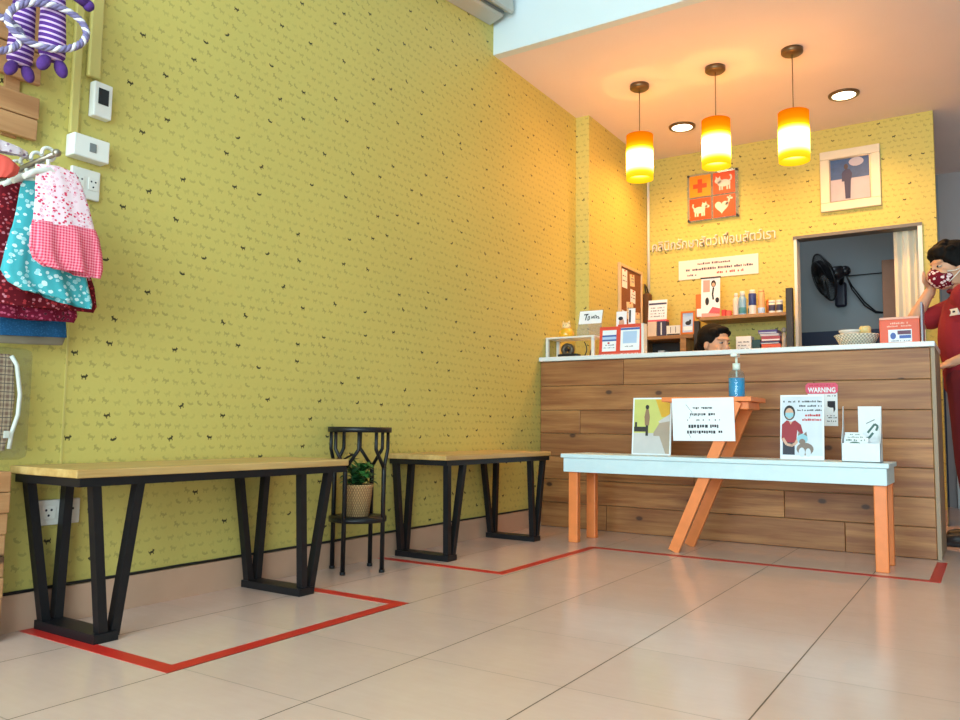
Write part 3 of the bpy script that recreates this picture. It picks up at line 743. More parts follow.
for s in (-1, 1): g.lathe([(.010, 0), (0, .02)], (.115+s*.02, 4.545, cz+.092), 10)
g.build('head', pm('cream_glaze', (240, 214, 160), .3), cf)
for s in (-1, 1): G().ball((.115+s*.01, 4.521, cz+.08), .003).build('eye', M_ink, cf); G().ball((.115+s*.026, 4.516, cz+.028), (.011, .013, .011)).build('paw', M_lucky, cf)
td = thing('tape_dispenser', 'dark grey tape dispenser under the white desk rack', 'tape dispenser', (.125, 4.56, zt))
G().bbox((.06, 4.53, zt), (.2, 4.59, zt+.03), .006).build('base', M_blackp, td)
g = G(); Mr = Matrix.Translation((.12, 4.56, zt+.058)) @ Matrix.Rotation(pi/2, 4, 'X'); g.lathe([(.018, -.014), (.042, -.014), (.042, .014), (.018, .014), (.018, -.014)], (0, 0, 0), 28, Mr, False); g.build('roll', pm('brown_tape', (92, 78, 60), .35), td)
G().cyl((.12, 4.533, zt+.058), (.12, 4.587, zt+.058), .012).build('spindle', M_blackp, td)
tag(G().tube([(.232+.02*sin(t*3), 4.56, zt+.005+.1*t) for t in [k/12 for k in range(13)]], .0035, 6).tube([(.28+.03*t*t, 4.55, zt+.0045+.09*t) for t in [k/10 for k in range(11)]], .004, 6).build('desk_cable', M_blackp), 'black cable hanging down under the right half of the white desk rack', 'cable')
# handwritten card in a clear holder, standing on the rack
hs = thing('sign_holder', 'white handwritten card in a clear holder standing on the desk rack', 'sign', (.25, 4.60, cz))
F = frame((.172, 4.585, cz+.0005), (1, 0, 0), (.10, .06, 1))
G().rect(-.004, 0, .162, .175, F, 0, -.003).rect(0, 0, .158, .002, F, .04).build('holder', M_clear, hs)
g = G().rect(0, .088, .158, .172, F, .0012, .0004)
g.mat(1).stroke([(.032, .148), (.062, .150), (.050, .146), (.046, .112)], .007, F, .0018, .001).stroke([(.06, .13), (.07, .138), (.074, .118), (.062, .11), (.062, .128)], .005, F, .0018, .001)
g.stroke([(.084, .12), (.088, .136), (.094, .122), (.1, .137), (.104, .12)], .0042, F, .0018, .001).stroke([(.11, .12), (.108, .142), (.12, .136), (.118, .12), (.128, .134), (.136, .128), (.13, .118), (.145, .122)], .0042, F, .0018, .001)
g.build('card', [M_paper, M_ink], hs)
# two red payment signs (their codes left blank)
M_coral = pm('coral_red_board', (222, 74, 52), .4, var=.04); M_bluep = pm('blue_print', (60, 92, 168), .5, var=.04); M_palb = pm('pale_blue_print', (176, 204, 236), .5, var=.04)
for k, (x0, w, h, yy, lab) in enumerate(((.362, .128, .185, 4.50, 'red framed payment sign with a blue band, the left of the pair on the counter'), (.488, .158, .193, 4.485, 'red framed payment sign with a pale blue panel, right of the pair on the counter'))):
    F = frame((x0, yy, zt+.0005), (1, 0, 0), (0, .10, 1)); s = thing('payment_sign', lab, 'sign', (x0+w/2, yy+.01, zt), 'payment signs on the counter')
    g = G().rect(0, 0, w, h, F, 0, -.012); g.build('board', M_coral, s)
    if k == 1: G().box((x0+w+.0005, yy-.004, zt+.0005), (x0+w+.016, yy+.05, zt+h-.004)).build('holder_edge', M_whitep, s)
    g = G().rect(.02, .03, w-.016, h-.022, F, .001, .0002)
    if k == 0: g.mat(1).rect(.02, .094, w-.016, .132, F, .0016, .0006).mat(2).rect(.02, .104, w-.016, .121, F, .002, .001).mat(3).oval(.062, .082, .008, .006, F, .0018, .0006).mat(4).lines(.03, w-.026, .066, .007, F, .0016, 2, .0006).lines(.03, w-.026, .05, .006, F, .0016, 4, .0006)
    else: g.mat(1).rect(.02, h-.036, w-.016, h-.024, F, .0016, .0006).mat(2).rect(.036, .074, w-.034, .148, F, .0016, .0006).mat(4).lines(.05, w-.05, .052, .007, F, .0016, 3, .0006)
    g.build('card', [M_paper, M_bluep, M_palb, M_red, M_grey], s)
    g = G(); F2 = FB(x0, yy-.004, zt); g.rect(0, .001, w, .017, F2, .002, .0); g.mat(1).lines(.02, w-.02, .005, .008, F2, .0026, 21+k, .002); g.build('front_lip', [pm('coral_lip', (226, 110, 92), .4), M_paper], s)
# leaflets in a stand between the signs and the cork board
for k, (x0, lab) in enumerate(((.405, 'pale photo leaflet standing behind the left payment sign'), (.475, 'narrow white leaflet with a dark strip behind the right payment sign'))):
    F = frame((x0, 4.66+.03*k, zt+.0005), (1, 0, 0), (0, .06, 1)); w = .07 if k == 0 else .045
    g = G().rect(0, 0, w, .30+.02*k, F, .002); 
    if k == 0: g.mat(1).oval(.036, .225, .018, .03, F, .0028, .002).mat(2).oval(.03, .255, .016, .012, F, .003, .002).mat(3).oval(.034, .19, .018, .012, F, .003, .002)
    else: g.mat(2).rect(.004, .23, .016, .31, F, .003, .002)
    tag(g.build('standing_leaflet', [M_paper, pm('leaflet_face', (206, 160, 130), .6), M_ink, M_grey]), lab, 'leaflet')
# white basket with two tubs
bk = thing('woven_basket', 'white woven basket on the right part of the countertop, holding two tubs', 'basket', (1.81, 4.56, zt))
m, nt, b = new_mat('white_wicker'); cc = objco(nt); s = nt.nodes.new('ShaderNodeSeparateXYZ'); nt.links.new(cc, s.inputs[0])
vv = E(s.outputs[2])*110; an = E.op('ARCTAN2', s.outputs[1], s.outputs[0])
wv = E.op('SINE', an*30+vv.floor()*3.14159)*.5+.5; nt.links.new(mixc(nt, wv, lin(150, 148, 134), lin(230, 228, 214)), b.inputs['Base Color']); b.inputs['Roughness'].default_value = .7
bp = nt.nodes.new('ShaderNodeBump'); bp.inputs['Strength'].default_value = .6; bp.inputs['Distance'].default_value = .004; nt.links.new(wv.v, bp.inputs['Height']); nt.links.new(bp.outputs[0], b.inputs['Normal'])
g = G(); Ms = Matrix.Translation((1.81, 4.56, zt)) @ Matrix.Diagonal((1, .8, 1, 1))
g.lathe([(0, .0), (.078, 0), (.106, .058), (.112, .062), (.106, .066), (.1, .058), (.073, .006), (0, .006)], (0, 0, 0), 44, Ms, False); g.build('basket_body', m, bk)
tag(G().lathe([(0, zt+.0065), (.04, zt+.0065), (.05, zt+.08), (.055, zt+.082), (.055, zt+.09), (0, zt+.09)], (1.778, 4.56, 0), 28, cap=False).build('plastic_tub', M_whitep), 'white lidded plastic tub on the left in the woven basket', 'tub')
jr = thing('lidded_jar', 'jar with a pale yellow lid on the right in the woven basket', 'jar', (1.85, 4.555, zt+.0065))
G().lathe([(0, zt+.0065), (.024, zt+.0065), (.026, zt+.07), (0, zt+.07)], (1.851, 4.555, 0), 24, cap=False).build('jar_body', M_whitep, jr)
G().lathe([(0, zt+.0705), (.029, zt+.0705), (.029, zt+.1), (.022, zt+.108), (0, zt+.11)], (1.851, 4.555, 0), 24, cap=False).build('lid', pm('pale_yellow_lid', (226, 204, 140), .4), jr)
# orange box sign
ob = thing('orange_notice_box', 'orange notice box with a small photo card at the right end of the countertop', 'notice', (2.016, 4.53, zt))
G().bbox((1.924, 4.50, zt), (2.106, 4.56, zt+.128), .003).build('box', pm('orange_card', (228, 92, 58), .5, var=.05), ob)
G().bbox((1.924, 4.504, zt+.1285), (2.106, 4.556, zt+.141), .002).build('lid', pm('peach_card', (232, 170, 148), .5), ob)
F = FB(1.924, 4.4998, zt); g = G().rect(.04, .012, .146, .076, F, .0012)
g.mat(1).oval(.062, .044, .013, .017, F, .002, .001).mat(2).rect(.082, .05, .142, .07, F, .002, .001).mat(1).rect(.09, .03, .142, .046, F, .002, .001).mat(3).lines(.05, .14, .016, .006, F, .002, 8, .001)
g.build('photo_card', [M_paper, M_bluep, pm('print_plum', (110, 70, 92), .6), M_grey], ob)
g = G().mat(0).lines(.05, .135, .104, .010, F, .0012, 41).lines(.035, .15, .09, .008, F, .0012, 42); g.build('print', [pm('print_peach', (246, 190, 170), .6)], ob)
tag(G().bbox((2.112, 4.47, zt), (2.122, 4.60, zt+.205), .002).build('acrylic_panel', pm('smoky_panel', (132, 128, 140), .3)), 'thin grey upright panel right of the orange notice box', 'panel')
# ------------------------------------------------------------------ shelving behind the counter
M_shelfw = wood('warm_shelf_board', (150, 104, 58), (186, 138, 84), 0, .5, tint=.1)
M_dark = pm('dark_brown_board', (42, 34, 30), .5, var=.1)
def shelf_unit(x0, x1, y0, y1, zs, ztop, label, posts):
    t = thing('shelf_unit', label, 'shelf', ((x0+x1)/2, (y0+y1)/2, 0), 'shelf units behind the counter')
    for a, b, h in posts:
        for ya, yb, dx, hh in ((y0, y0+.045, 0, h), (y1-.045, y1, -.046 if a > 1 else 0, 1.104)): G().bbox((a+dx, ya, 0), (b+dx, yb, hh), .002).build('post', M_dark, t)
    for z in zs: G().bbox((posts[0][1]+.0005, y0+.002, z-.025), (posts[-1][0]-.0005, y1+.016, z), .002).build('shelf_board', M_shelfw, t)
    return t
SY0, SY1 = 5.75, 6.018
shelf_unit(.56, 1.257, SY0, SY1, (.08, .60, 1.13, 1.434), 1.6, 'taller dark shelf unit with bottles on it, right behind the seated person', ((.562, .60, 1.408), (1.213, 1.257, 1.60)))
t = thing('shelf_unit', 'low brown shelf unit in the corner under the cork board', 'shelf', (.32, 5.9, 0), 'shelf units behind the counter')
G().bbox((.12, SY0, 1.285), (.555, SY1, 1.312), .002).build('shelf_board', M_shelfw, t)
for a, b in ((.12, .145), (.455, .5)): G().bbox((a, SY0+.002, 0), (b, SY1, 1.2845), .002).build('side_panel', M_shelfw, t)
G().bbox((.1455, SY0+.004, 1.10), (.4545, SY1, 1.12), .002).build('shelf_board', M_shelfw, t)
G().bbox((.1455, SY1-.012, .2), (.4545, SY1, 1.09), .002).build('back_panel', M_dark, t); G().bbox((.1455, SY1-.012, 1.1205), (.4545, SY1, 1.2845), .002).build('back_panel', M_dark, t)
def simple_box(name, a, b, m, label, cat, group=None, marks=None, mm=None):
    g = G().bbox(a, b, .002); F = FB(a[0], a[1], a[2])
    if marks: g.mat(1); marks(g, F, b[0]-a[0], b[2]-a[2])
    return tag(g.build(name, [m, mm or M_ink]), label, cat, group)
z1 = 1.3125
M_navyp = pm('navy_print', (66, 62, 88), .6); M_pinkp = pm('pink_print', (226, 92, 104), .6); M_amber = pm('amber_box', (206, 112, 34), .5, var=.05)
simple_box('medicine_box', (.192, 5.78, z1), (.262, 5.86, z1+.115), pm('cream_card', (224, 206, 182), .6), 'cream medicine box on the low shelf, left under the calendar', 'box')
simple_box('medicine_box', (.268, 5.78, z1), (.336, 5.86, z1+.115), M_navyp, 'dark navy medicine box on the low shelf, right under the calendar', 'box', marks=lambda g, F, w, h: g.rect(.028, .01, .038, h-.01, F, .001), mm=M_whitep)
ca = thing('desk_calendar', 'white standing calendar on two boxes on the low shelf', 'calendar', (.264, 5.82, z1+.1155))
G().bbox((.190, 5.79, z1+.1155), (.338, 5.85, z1+.13), .002).build('base', M_pinkp, ca)
F = frame((.19, 5.80, z1+.1305), (1, 0, 0), (0, .1, 1)); g = G().rect(0, 0, .148, .155, F, .003); g.mat(1).rect(.004, .118, .144, .132, F, .004, .003).mat(2)
for r in range(4): g.lines(.02, .13, .022+r*.022, .010, F, .004, 60+r, .003, .6)
g.build('pages', [M_paper, M_navyp, M_grey], ca)
simple_box('tissue_box', (.345, 5.77, z1), (.452, 5.85, z1+.075), M_whitep, 'white oblong box on the low shelf beside the small picture frame', 'box', marks=lambda g, F, w, h: g.rect(.004, .002, w-.004, .012, F, .001).rect(.03, .02, .034, h-.01, F, .001).rect(.07, .02, .074, h-.01, F, .001))
pf = thing('picture_frame', 'small orange framed picture standing on the low shelf', 'picture', (.515, 5.76, z1))
F = frame((.458, 5.765, z1+.0005), (1, 0, 0), (0, .08, 1)); w, h = .108, .175
g = G()
for r in ((0, 0, w, .014), (0, h-.014, w, h), (0, .014, .014, h-.014), (w-.014, .014, w, h-.014)): g.rect(*r, F, .012)
g.build('frame', M_amber, pf)
g = G().rect(.014, .014, w-.014, h-.014, F, .004); g.mat(1).oval(.056, .085, .022, .016, F, .005, .004).oval(.07, .1, .008, .012, F, .005, .004).mat(2).rect(.02, .03, .088, .06, F, .005, .004); g.build('picture', [M_palb, M_ink, M_paper], pf)
# files low in the corner unit
cols = [(210, 206, 196), (176, 186, 200), (196, 204, 216), (60, 66, 84), (186, 196, 206)]
for i, c in enumerate(cols):
    x0 = .15+i*.058; simple_box('file_folder', (x0, 5.80, 1.1205), (x0+.05, 5.98, 1.165+.02*(i % 3)), pm('folder_%d' % i, c, .6), ('white', 'grey blue', 'pale blue', 'dark navy', 'pale grey')[i]+' folder in the row on the low shelf below the calendar', 'folder', 'folders in the low shelf')
# on the tall unit's top shelf
z2 = 1.4345
simple_box('tonic_box', (.562, 5.80, z2), (.63, 5.90, z2+.18), M_amber, 'amber cardboard box at the left end of the bottle shelf', 'box', marks=lambda g, F, w, h: g.rect(.008, .01, w-.004, .07, F, .001), mm=M_paper)
ds = thing('display_stand', 'white product display board with a black top bar on the bottle shelf', 'display', (.672, 5.84, z2))
F = frame((.60, 5.79, z2+.0005), (1, 0, 0), (0, .06, 1)); F0 = F
P = [M_paper, M_ink, pm('print_rose', (238, 160, 150), .6), M_pinkp, pm('print_skin', (214, 170, 140), .6)]
g = G().rect(.005, 0, .145, .292, F, .004); g.mat(1).oval(.097, .25, .018, .026, F, .005, .004).oval(.05, .12, .014, .03, F, .005, .004).oval(.125, .125, .014, .02, F, .005, .004).mat(4).oval(.097, .243, .010, .015, F, .006, .004).mat(2).rect(.02, .19, .07, .28, F, .005, .004).mat(1).stroke([(.097, .222), (.09, .17), (.096, .13)], .012, F, .005, .004).mat(3).prism([(.06, .03), (.145, .02), (.145, .06), (.09, .075)], F, .004, .006).mat(2).rect(.01, .0, .145, .03, F, .006, .004)
g.build('board', P, ds); G().rect(0, .2925, .15, .302, F, .01, -.004).build('top_bar', M_dark, ds)
for k, (x0, c) in enumerate(((.755, (206, 58, 48)), (.79, (222, 96, 80)))):
    simple_box('red_packet', (x0, 5.79, z2), (x0+.03, 5.84, z2+.05-k*.008), pm('packet_red_%d' % k, c, .5), ('taller' if k == 0 else 'shorter')+' of the two red packets beside the display board', 'packet', 'red packets on the bottle shelf')
def bottle(x, y, r, h, mb, mc, label, band=None, cap_h=.03, neck=.6, group='bottles on the shelf'):
    t = thing('product_bottle', label, 'bottle', (x, y, z2), group); hb = h-cap_h
    G().lathe([(0, z2), (r*.95, z2), (r, z2+.004), (r, z2+hb-.012), (r*neck, z2+hb), (0, z2+hb)], (x, y, 0), 24, cap=False).build('bottle_body', mb, t)
    if band: G().lathe([(r+.0005, z2+hb*band[1]), (r+.001, z2+hb*band[1]+.001), (r+.001, z2+hb*band[2]), (r+.0005, z2+hb*band[2]+.001)], (x, y, 0), 24, cap=False).build('label_band', band[0], t)
    G().lathe([(0, z2+hb+.0005), (r*neck*.95, z2+hb+.0005), (r*neck*.95, z2+h-.004), (r*neck*.8, z2+h), (0, z2+h)], (x, y, 0), 20, cap=False).build('cap', mc, t)
M_lb = pm('light_blue_plastic', (132, 178, 212), .35); M_lt = pm('teal_print', (70, 140, 150), .5); M_navy = pm('navy_label', (44, 62, 128), .45); M_or = pm('peach_plastic', (238, 178, 120), .4)
bottle(.852, 5.83, .023, .17, pm('blush_plastic', (236, 214, 204), .4), M_whitep, 'pale blush bottle, leftmost on the shelf')
bottle(.905, 5.80, .027, .175, M_lb, M_whitep, 'light blue bottle with a white cap, second from left on the shelf', (M_lt, .1, .4), .04, .7)
bottle(.945, 5.87, .02, .14, M_whitep, M_lb, 'short white bottle with teal print, third from left on the shelf', (M_lt, .2, .5))
bottle(.975, 5.80, .026, .18, M_whitep, M_whitep, 'white bottle with a big navy label, fourth from left on the shelf', (M_navy, .42, .96), .022, .85)
bottle(1.032, 5.82, .024, .178, M_or, M_or, 'peach tube, rightmost of the tall bottles on the shelf', (M_palb, .05, .3), .02, .9)
for k, x in enumerate((1.108, 1.158)):
    t = thing('white_jar', ('left' if k == 0 else 'right')+' of the two white jars with dark labels on the shelf', 'jar', (x, 5.81, z2), 'white jars on the shelf')
    G().lathe([(0, z2), (.021, z2), (.0225, z2+.004), (.0225, z2+.075), (0, z2+.075)], (x, 5.81, 0), 24, cap=False).build('jar_body', M_whitep, t)
    G().lathe([(.0228, z2+.018), (.0232, z2+.019), (.0232, z2+.06), (.0228, z2+.061)], (x, 5.81, 0), 24, cap=False).build('label_band', M_navyp, t)
    G().lathe([(0, z2+.0755), (.0235, z2+.0755), (.0235, z2+.093), (0, z2+.095)], (x, 5.81, 0), 24, cap=False).build('lid', M_whitep, t)
tag(G().lathe([(0, z2), (.012, z2), (.014, z2+.1), (.006, z2+.112), (0, z2+.112)], (1.068, 5.86, 0), 16, cap=False).build('slim_tube', M_amber), 'slim amber tube between the tall bottles and the white jars', 'tube')
# on the shelf below: a box, a stack of books, a doll-like trinket
z3 = 1.1305
simple_box('card_box', (.862, 5.77, z3), (.968, 5.87, z3+.148), M_paper, 'white printed box next to the seated person on the lower shelf', 'box', marks=lambda g, F, w, h: [g.lines(.015, w-.01, .03+k*.024, .010, F, .0012, 70+k, 0, .9) for k in range(4)], mm=M_grey)
simple_box('green_box', (.972, 5.78, z3), (1.028, 5.88, z3+.12), pm('dark_teal_card', (24, 70, 76), .5), 'dark teal box left of the stacked books on the lower shelf', 'box')
bc = [((176, 60, 40), 'brick red'), ((214, 88, 52), 'orange red'), ((60, 60, 96), 'navy'), ((168, 72, 84), 'rose red'), ((206, 196, 200), 'pale grey'), ((92, 74, 140), 'violet')]
zz = z3
for i, (c, nm) in enumerate(bc):
    h = (.045, .04, .022, .036, .018, .028)[i]; dx = (.0, .004, -.004, .002, -.006, -.02)[i]
    g = G().bbox((1.033+dx, 5.775+.003*i, zz), (1.163+dx, 5.95, zz+h-.0006), .002); g.mat(1).box((1.037+dx, 5.7745+.003*i, zz+.004), (1.159+dx, 5.776+.003*i, zz+h*.35))
    tag(g.build('stacked_book', [pm('cover_%d' % i, c, .5), M_paper]), '%s book, %s in the stack on the lower shelf' % (nm, ('at the bottom', 'second from bottom', 'third from bottom', 'fourth from bottom', 'fifth from bottom', 'on top')[i]), 'book', 'books stacked on the lower shelf'); zz += h
t = thing('trinket', 'pale bottle shaped trinket right of the stacked books', 'ornament', (1.186, 5.80, z3))
G().lathe([(0, z3), (.02, z3), (.023, z3+.03), (.014, z3+.09), (.018, z3+.12), (.01, z3+.16), (0, z3+.165)], (1.187, 5.80, 0), 20, cap=False).build('trinket_body', pm('pale_beige', (196, 172, 150), .5), t)
G().ball((1.187, 5.80, z3+.182), .018).build('head', pm('grey_beige', (160, 150, 140), .5), t)

# ------------------------------------------------------------------ on the walls by the counter
cb = thing('cork_board', 'cork board with pinned papers on the pillar beside the counter', 'notice board', (.11, 5.64, 1.30))
M_cork = pm('cork', (140, 86, 48), .9, var=.2, scale=70, bump=.3)
G().box((.1005, 5.44, 1.31), (.112, 5.845, 1.812)).build('board', M_cork, cb)
g = G(); g.bbox((.1005, 5.415, 1.285), (.122, 5.4395, 1.837), .003).bbox((.1005, 5.8455, 1.285), (.122, 5.87, 1.837), .003).bbox((.1005, 5.44, 1.8125), (.122, 5.845, 1.837), .003).bbox((.1005, 5.44, 1.285), (.122, 5.845, 1.3095), .003)
g.build('frame', pm('pale_wood_frame', (222, 188, 140), .5), cb)
M_note = pm('cream_note', (232, 210, 168), .7)
for i, (y, z, w, h, tl) in enumerate(((5.47, 1.66, .1, .14, 0), (5.63, 1.69, .09, .09, .1), (5.63, 1.57, .1, .10, -.05), (5.57, 1.43, .13, .13, .12), (5.46, 1.41, .09, .08, -.1), (5.72, 1.36, .12, .14, .08))):
    F = frame((.1122, y, z), (0, cos(tl), sin(tl)), (0, -sin(tl), cos(tl)))
    g = G().rect(0, 0, w, h, F, .0012); g.mat(1).lines(.01, w-.01, h*.6, .010, F, .002, i, .001).lines(.01, w-.01, h*.35, .009, F, .002, i+9, .001).mat(2).oval(w/2, h-.01, .006, .006, F, .006, .001)
    g.build('pinned_paper', [M_note if i % 2 else M_paper, M_grey, M_red], cb)
t = thing('hanging_bag', 'dark cloth bag hanging in the corner beside the cork board', 'bag', (.14, 5.93, 1.5))
G().bbox((.1005, 5.90, 1.42), (.16, 5.985, 1.68), .02).build('bag_body', pm('brown_cloth', (96, 66, 36), .9, var=.15), t)
G().tube([(.13, 5.915, 1.675), (.118, 5.925, 1.73), (.11, 5.943, 1.75), (.118, 5.96, 1.73), (.13, 5.97, 1.675)], .006, 8).build('strap', M_blackp, t)
G().cyl((.1005, 5.943, 1.752), (.118, 5.943, 1.752), .005).build('hook', M_metal, t)
# logo plate: four tiles on clear acrylic
lo = thing('logo_sign', 'clear plate with four orange pet symbol tiles on the back wall', 'sign', (.635, YB, 2.23))
F = FB(.437, YB-.022, 2.225); Lw, Lh = .398, .38
G().rect(0, 0, Lw, Lh, F, .004).build('acrylic_sheet', M_clear, lo)
g = G()
for u in (.012, Lw-.012):
    for v in (.012, Lh-.012): p = F(u, v); g.cyl((p.x, YB-.0005, p.z), (p.x, YB-.032, p.z), .009)
g.build('standoffs', M_dark, lo)
M_t1 = pm('tile_amber', (240, 150, 18), .4, var=.03); M_t2 = pm('tile_vermilion', (228, 78, 26), .4, var=.03); M_wl = pm('logo_white', (226, 214, 202), .5, var=.01)
Tt = .168
def tile(u, v, m): return G().rect(u, v, u+Tt, v+Tt, F, .0062, .0042)
g = tile(.02, .195, M_t1); g.mat(1).prism([(.085, .225), (.121, .225), (.121, .261), (.157, .261), (.157, .297), (.121, .297), (.121, .333), (.085, .333), (.085, .297), (.049, .297), (.049, .261), (.085, .261)], F, .0062, .0072); g.build('cross_tile', [M_t1, M_t2], lo)
g = tile(.205, .195, M_t2); g.mat(1)     # cat walking left, tail up
for o in ((.29, .275, .05, .028), (.245, .297, .026, .022)): g.oval(*o, F, .0072, .0062)
g.prism([(.226, .312), (.228, .334), (.243, .318)], F, .0062, .0074).prism([(.247, .318), (.26, .332), (.263, .308)], F, .0062, .0074)
for x in (.252, .27, .308, .326): g.rect(x, .222, x+.011, .27, F, .0073, .0062)
g.stroke([(.325, .285), (.345, .3), (.346, .322), (.335, .334)], .011, F, .0074, .0062); g.build('cat_tile', [M_t2, M_wl], lo)
g = tile(.02, .012, M_t2); g.mat(1)      # dog facing right
for o in ((.096, .088, .045, .026), (.138, .118, .024, .02), (.16, .110, .018, .011)): g.oval(*o, F, .0072, .0062)
g.prism([(.118, .125), (.122, .15), (.136, .134)], F, .0062, .0074).prism([(.138, .134), (.15, .152), (.154, .126)], F, .0062, .0074).prism([(.126, .11), (.11, .07), (.145, .09)], F, .0062, .0075)
for x in (.06, .078, .112, .128): g.rect(x, .038, x+.012, .085, F, .0073, .0062)
g.stroke([(.058, .1), (.045, .12), (.05, .14)], .011, F, .0074, .0062); g.build('dog_tile', [M_t2, M_wl], lo)
g = tile(.205, .012, M_t2); g.mat(1)
hp = [(.27+.0034*16*sin(t)**3*.95, .092+.0034*(13*cos(t)-5*cos(2*t)-2*cos(3*t)-cos(4*t))) for t in (2*pi*k/32 for k in range(32))]
g.prism(hp, F, .0062, .0074).stroke([(.3, .1), (.325, .13), (.33, .155)], .014, F, .0074, .0062).oval(.345, .15, .010, .008, F, .0074, .0062).oval(.318, .158, .008, .007, F, .0074, .0062).oval(.334, .165, .007, .006, F, .0074, .0062); g.build('heart_tile', [M_t2, M_wl], lo)
# raised white lettering
F = FB(.145, YB-.0005, 2.028); g = G()
g.text('คลินิกรักษาสัตว์เพื่อนสัตว์เรา', F, .105, 0, 0, .02, 0, width=.95, bold=0)
tag(g.build('wall_lettering', [M_wl]), 'raised white lettering in one line on the back wall below the logo plate', 'lettering')
# white notice strip
F = FB(.357, YB-.0005, 1.777); g = G().rect(0, 0, .61, .152, F, .006)
g.mat(1).lines(.14, .45, .108, .017, F, .007, 1, .006).lines(.03, .57, .065, .019, F, .007, 2, .006).lines(.07, .14, .025, .015, F, .007, 3, .006).mat(2).lines(.30, .50, .028, .018, F, .007, 4, .006, .7)
tag(g.build('notice_sign', [pm('blush_board', (240, 226, 220), .5, var=.02), M_navyp, M_red]), 'long white notice strip with three lines of print under the wall lettering', 'sign')
# framed portrait
pt = thing('framed_picture', 'white framed picture of a standing man in blue, high on the back wall', 'picture', (1.608, YB, 2.17))
x0, x1, a0, a1 = 1.413, 1.804, 2.172, 2.612; g = G(); b = .062
g.bbox((x0, YB-.03, a0), (x1, YB-.001, a0+b), .006).bbox((x0, YB-.03, a1-b), (x1, YB-.001, a1), .006).bbox((x0, YB-.03, a0+b), (x0+b, YB-.001, a1-b), .006).bbox((x1-b, YB-.03, a0+b), (x1, YB-.001, a1-b), .006)
g.build('frame', pm('cream_frame', (224, 212, 188), .45, var=.03), pt)
F = FB(x0+b, YB-.012, a0+b); w, h = x1-x0-2*b, a1-a0-2*b
P = [pm('print_snow', (172, 168, 182), .5), pm('print_sea', (48, 84, 138), .5, var=.25, scale=30), pm('print_suit', (34, 40, 84), .5), pm('print_cloud', (176, 172, 190), .5), pm('print_head', (60, 50, 60), .5)]
g = G().rect(0, 0, w, h, F, .001, -.01); g.mat(1).rect(0, h*.52, w, h, F, .002, .001).mat(3).oval(w*.66, h*.88, w*.18, h*.1, F, .003, .001)
g.mat(2).prism([(w*.30, h*.46), (w*.31, h*.66), (w*.40, h*.74), (w*.5, h*.72), (w*.56, h*.62), (w*.52, h*.46), (w*.5, h*.06), (w*.38, h*.06), (w*.36, h*.46)], F, .001, .004).oval(w*.37, h*.62, w*.07, h*.08, F, .0045, .001).mat(4).oval(w*.41, h*.79, w*.05, h*.065, F, .005, .001)
g.build('picture', P, pt)
g = G()
for r in ((0, 0, w, .008), (0, h-.008, w, h), (0, .008, .008, h-.008), (w-.008, .008, w, h-.008)): g.rect(*r, F, .009, .0055)
g.build('inner_lip', M_metal, pt)

# ------------------------------------------------------------------ back room: wall fan, cupboard
fn = thing('wall_fan', 'black wall fan hanging in the dim back room behind the hatch', 'fan', (1.31, 7.6, 1.83))
M_fan = pm('fan_black', (24, 25, 33), .4, var=.05)
G().bbox((1.258, 7.54, 1.705), (1.356, 7.599, 1.93), .03, seg=4).build('wall_bracket', pm('fan_navy', (28, 30, 52), .4), fn)
hub = Vector((1.395, 7.22, 1.96)); cen = Vector((1.24, 7.16, 1.91)); nrm = Vector((-.85, -.42, -.33)).normalized()
G().tube([(1.31, 7.56, 1.91), (1.34, 7.45, 1.965), hub], .022, 12).build('arm', M_fan, fn)
Qr = nrm.to_track_quat('Z', 'Y').to_matrix().to_4x4(); Mf = Matrix.Translation(cen) @ Qr
g = G(); g.lathe([(0, -.16), (.05, -.16), (.062, -.10), (.05, -.05), (0, -.05)], (0, 0, 0), 24, Mf, False); g.ball(hub, .045); g.build('motor', M_fan, fn)
g = G(); n = 60
for k in range(n):
    a = 2*pi*k/n; d = Vector((cos(a), sin(a), 0))
    g.tube([Mf @ (d*.03+Vector((0, 0, .055))), Mf @ (d*.13+Vector((0, 0, .05))), Mf @ (d*.205), Mf @ (d*.13+Vector((0, 0, -.05))), Mf @ (d*.05+Vector((0, 0, -.06)))], .0022, 5)
g.tube([Mf @ Vector((.206*cos(2*pi*k/40), .206*sin(2*pi*k/40), 0)) for k in range(40)], .008, 8, closed=True)
for r in (.08, .15): g.tube([Mf @ Vector((r*cos(2*pi*k/36), r*sin(2*pi*k/36), .051 if r < .1 else .04)) for k in range(36)], .003, 6, closed=True)
g.lathe([(0, .052), (.035, .052), (.03, .062), (0, .064)], (0, 0, 0), 20, Mf, False)
g.build('guard', M_fan, fn)
for k in range(3):
    g = G(); rows = []
    for i in range(9):
        r = .03+.16*i/8; w = .055*sin(pi*(.15+.75*i/8))+.02; a = 2*pi*k/3+.25*i/8; tw = .5
        c = Vector((r*cos(a), r*sin(a), 0)); tn = Vector((-sin(a), cos(a), tw))*w
        rows.append([g._v(Mf @ (c-tn)), g._v(Mf @ (c+tn))])
    for a, b2 in zip(rows, rows[1:]): g._f([a[0], a[1], b2[1], b2[0]], True)
    g.build('blade', pm('blade_dark', (40, 40, 52), .35), fn)
for dz in (0, .03):
    G().tube([hub+Vector((.0, .06, -.03)), (1.42, 7.4, 1.86-dz), (1.5, 7.52, 1.73-dz), (1.58, 7.58, 1.65-dz*.4), (1.655, 7.592, 1.635)], .0065, 8).build('power_cord', M_fan, fn)
tag(G().tube([(1.36, 7.594, 1.985), (1.655, 7.594, 1.985)], .005, 6).bbox((1.645, 7.57, 1.965), (1.68, 7.598, 2.02), .004).build('wall_wire', M_fan), 'thin dark wire running along the back room wall beside the fan', 'wire')
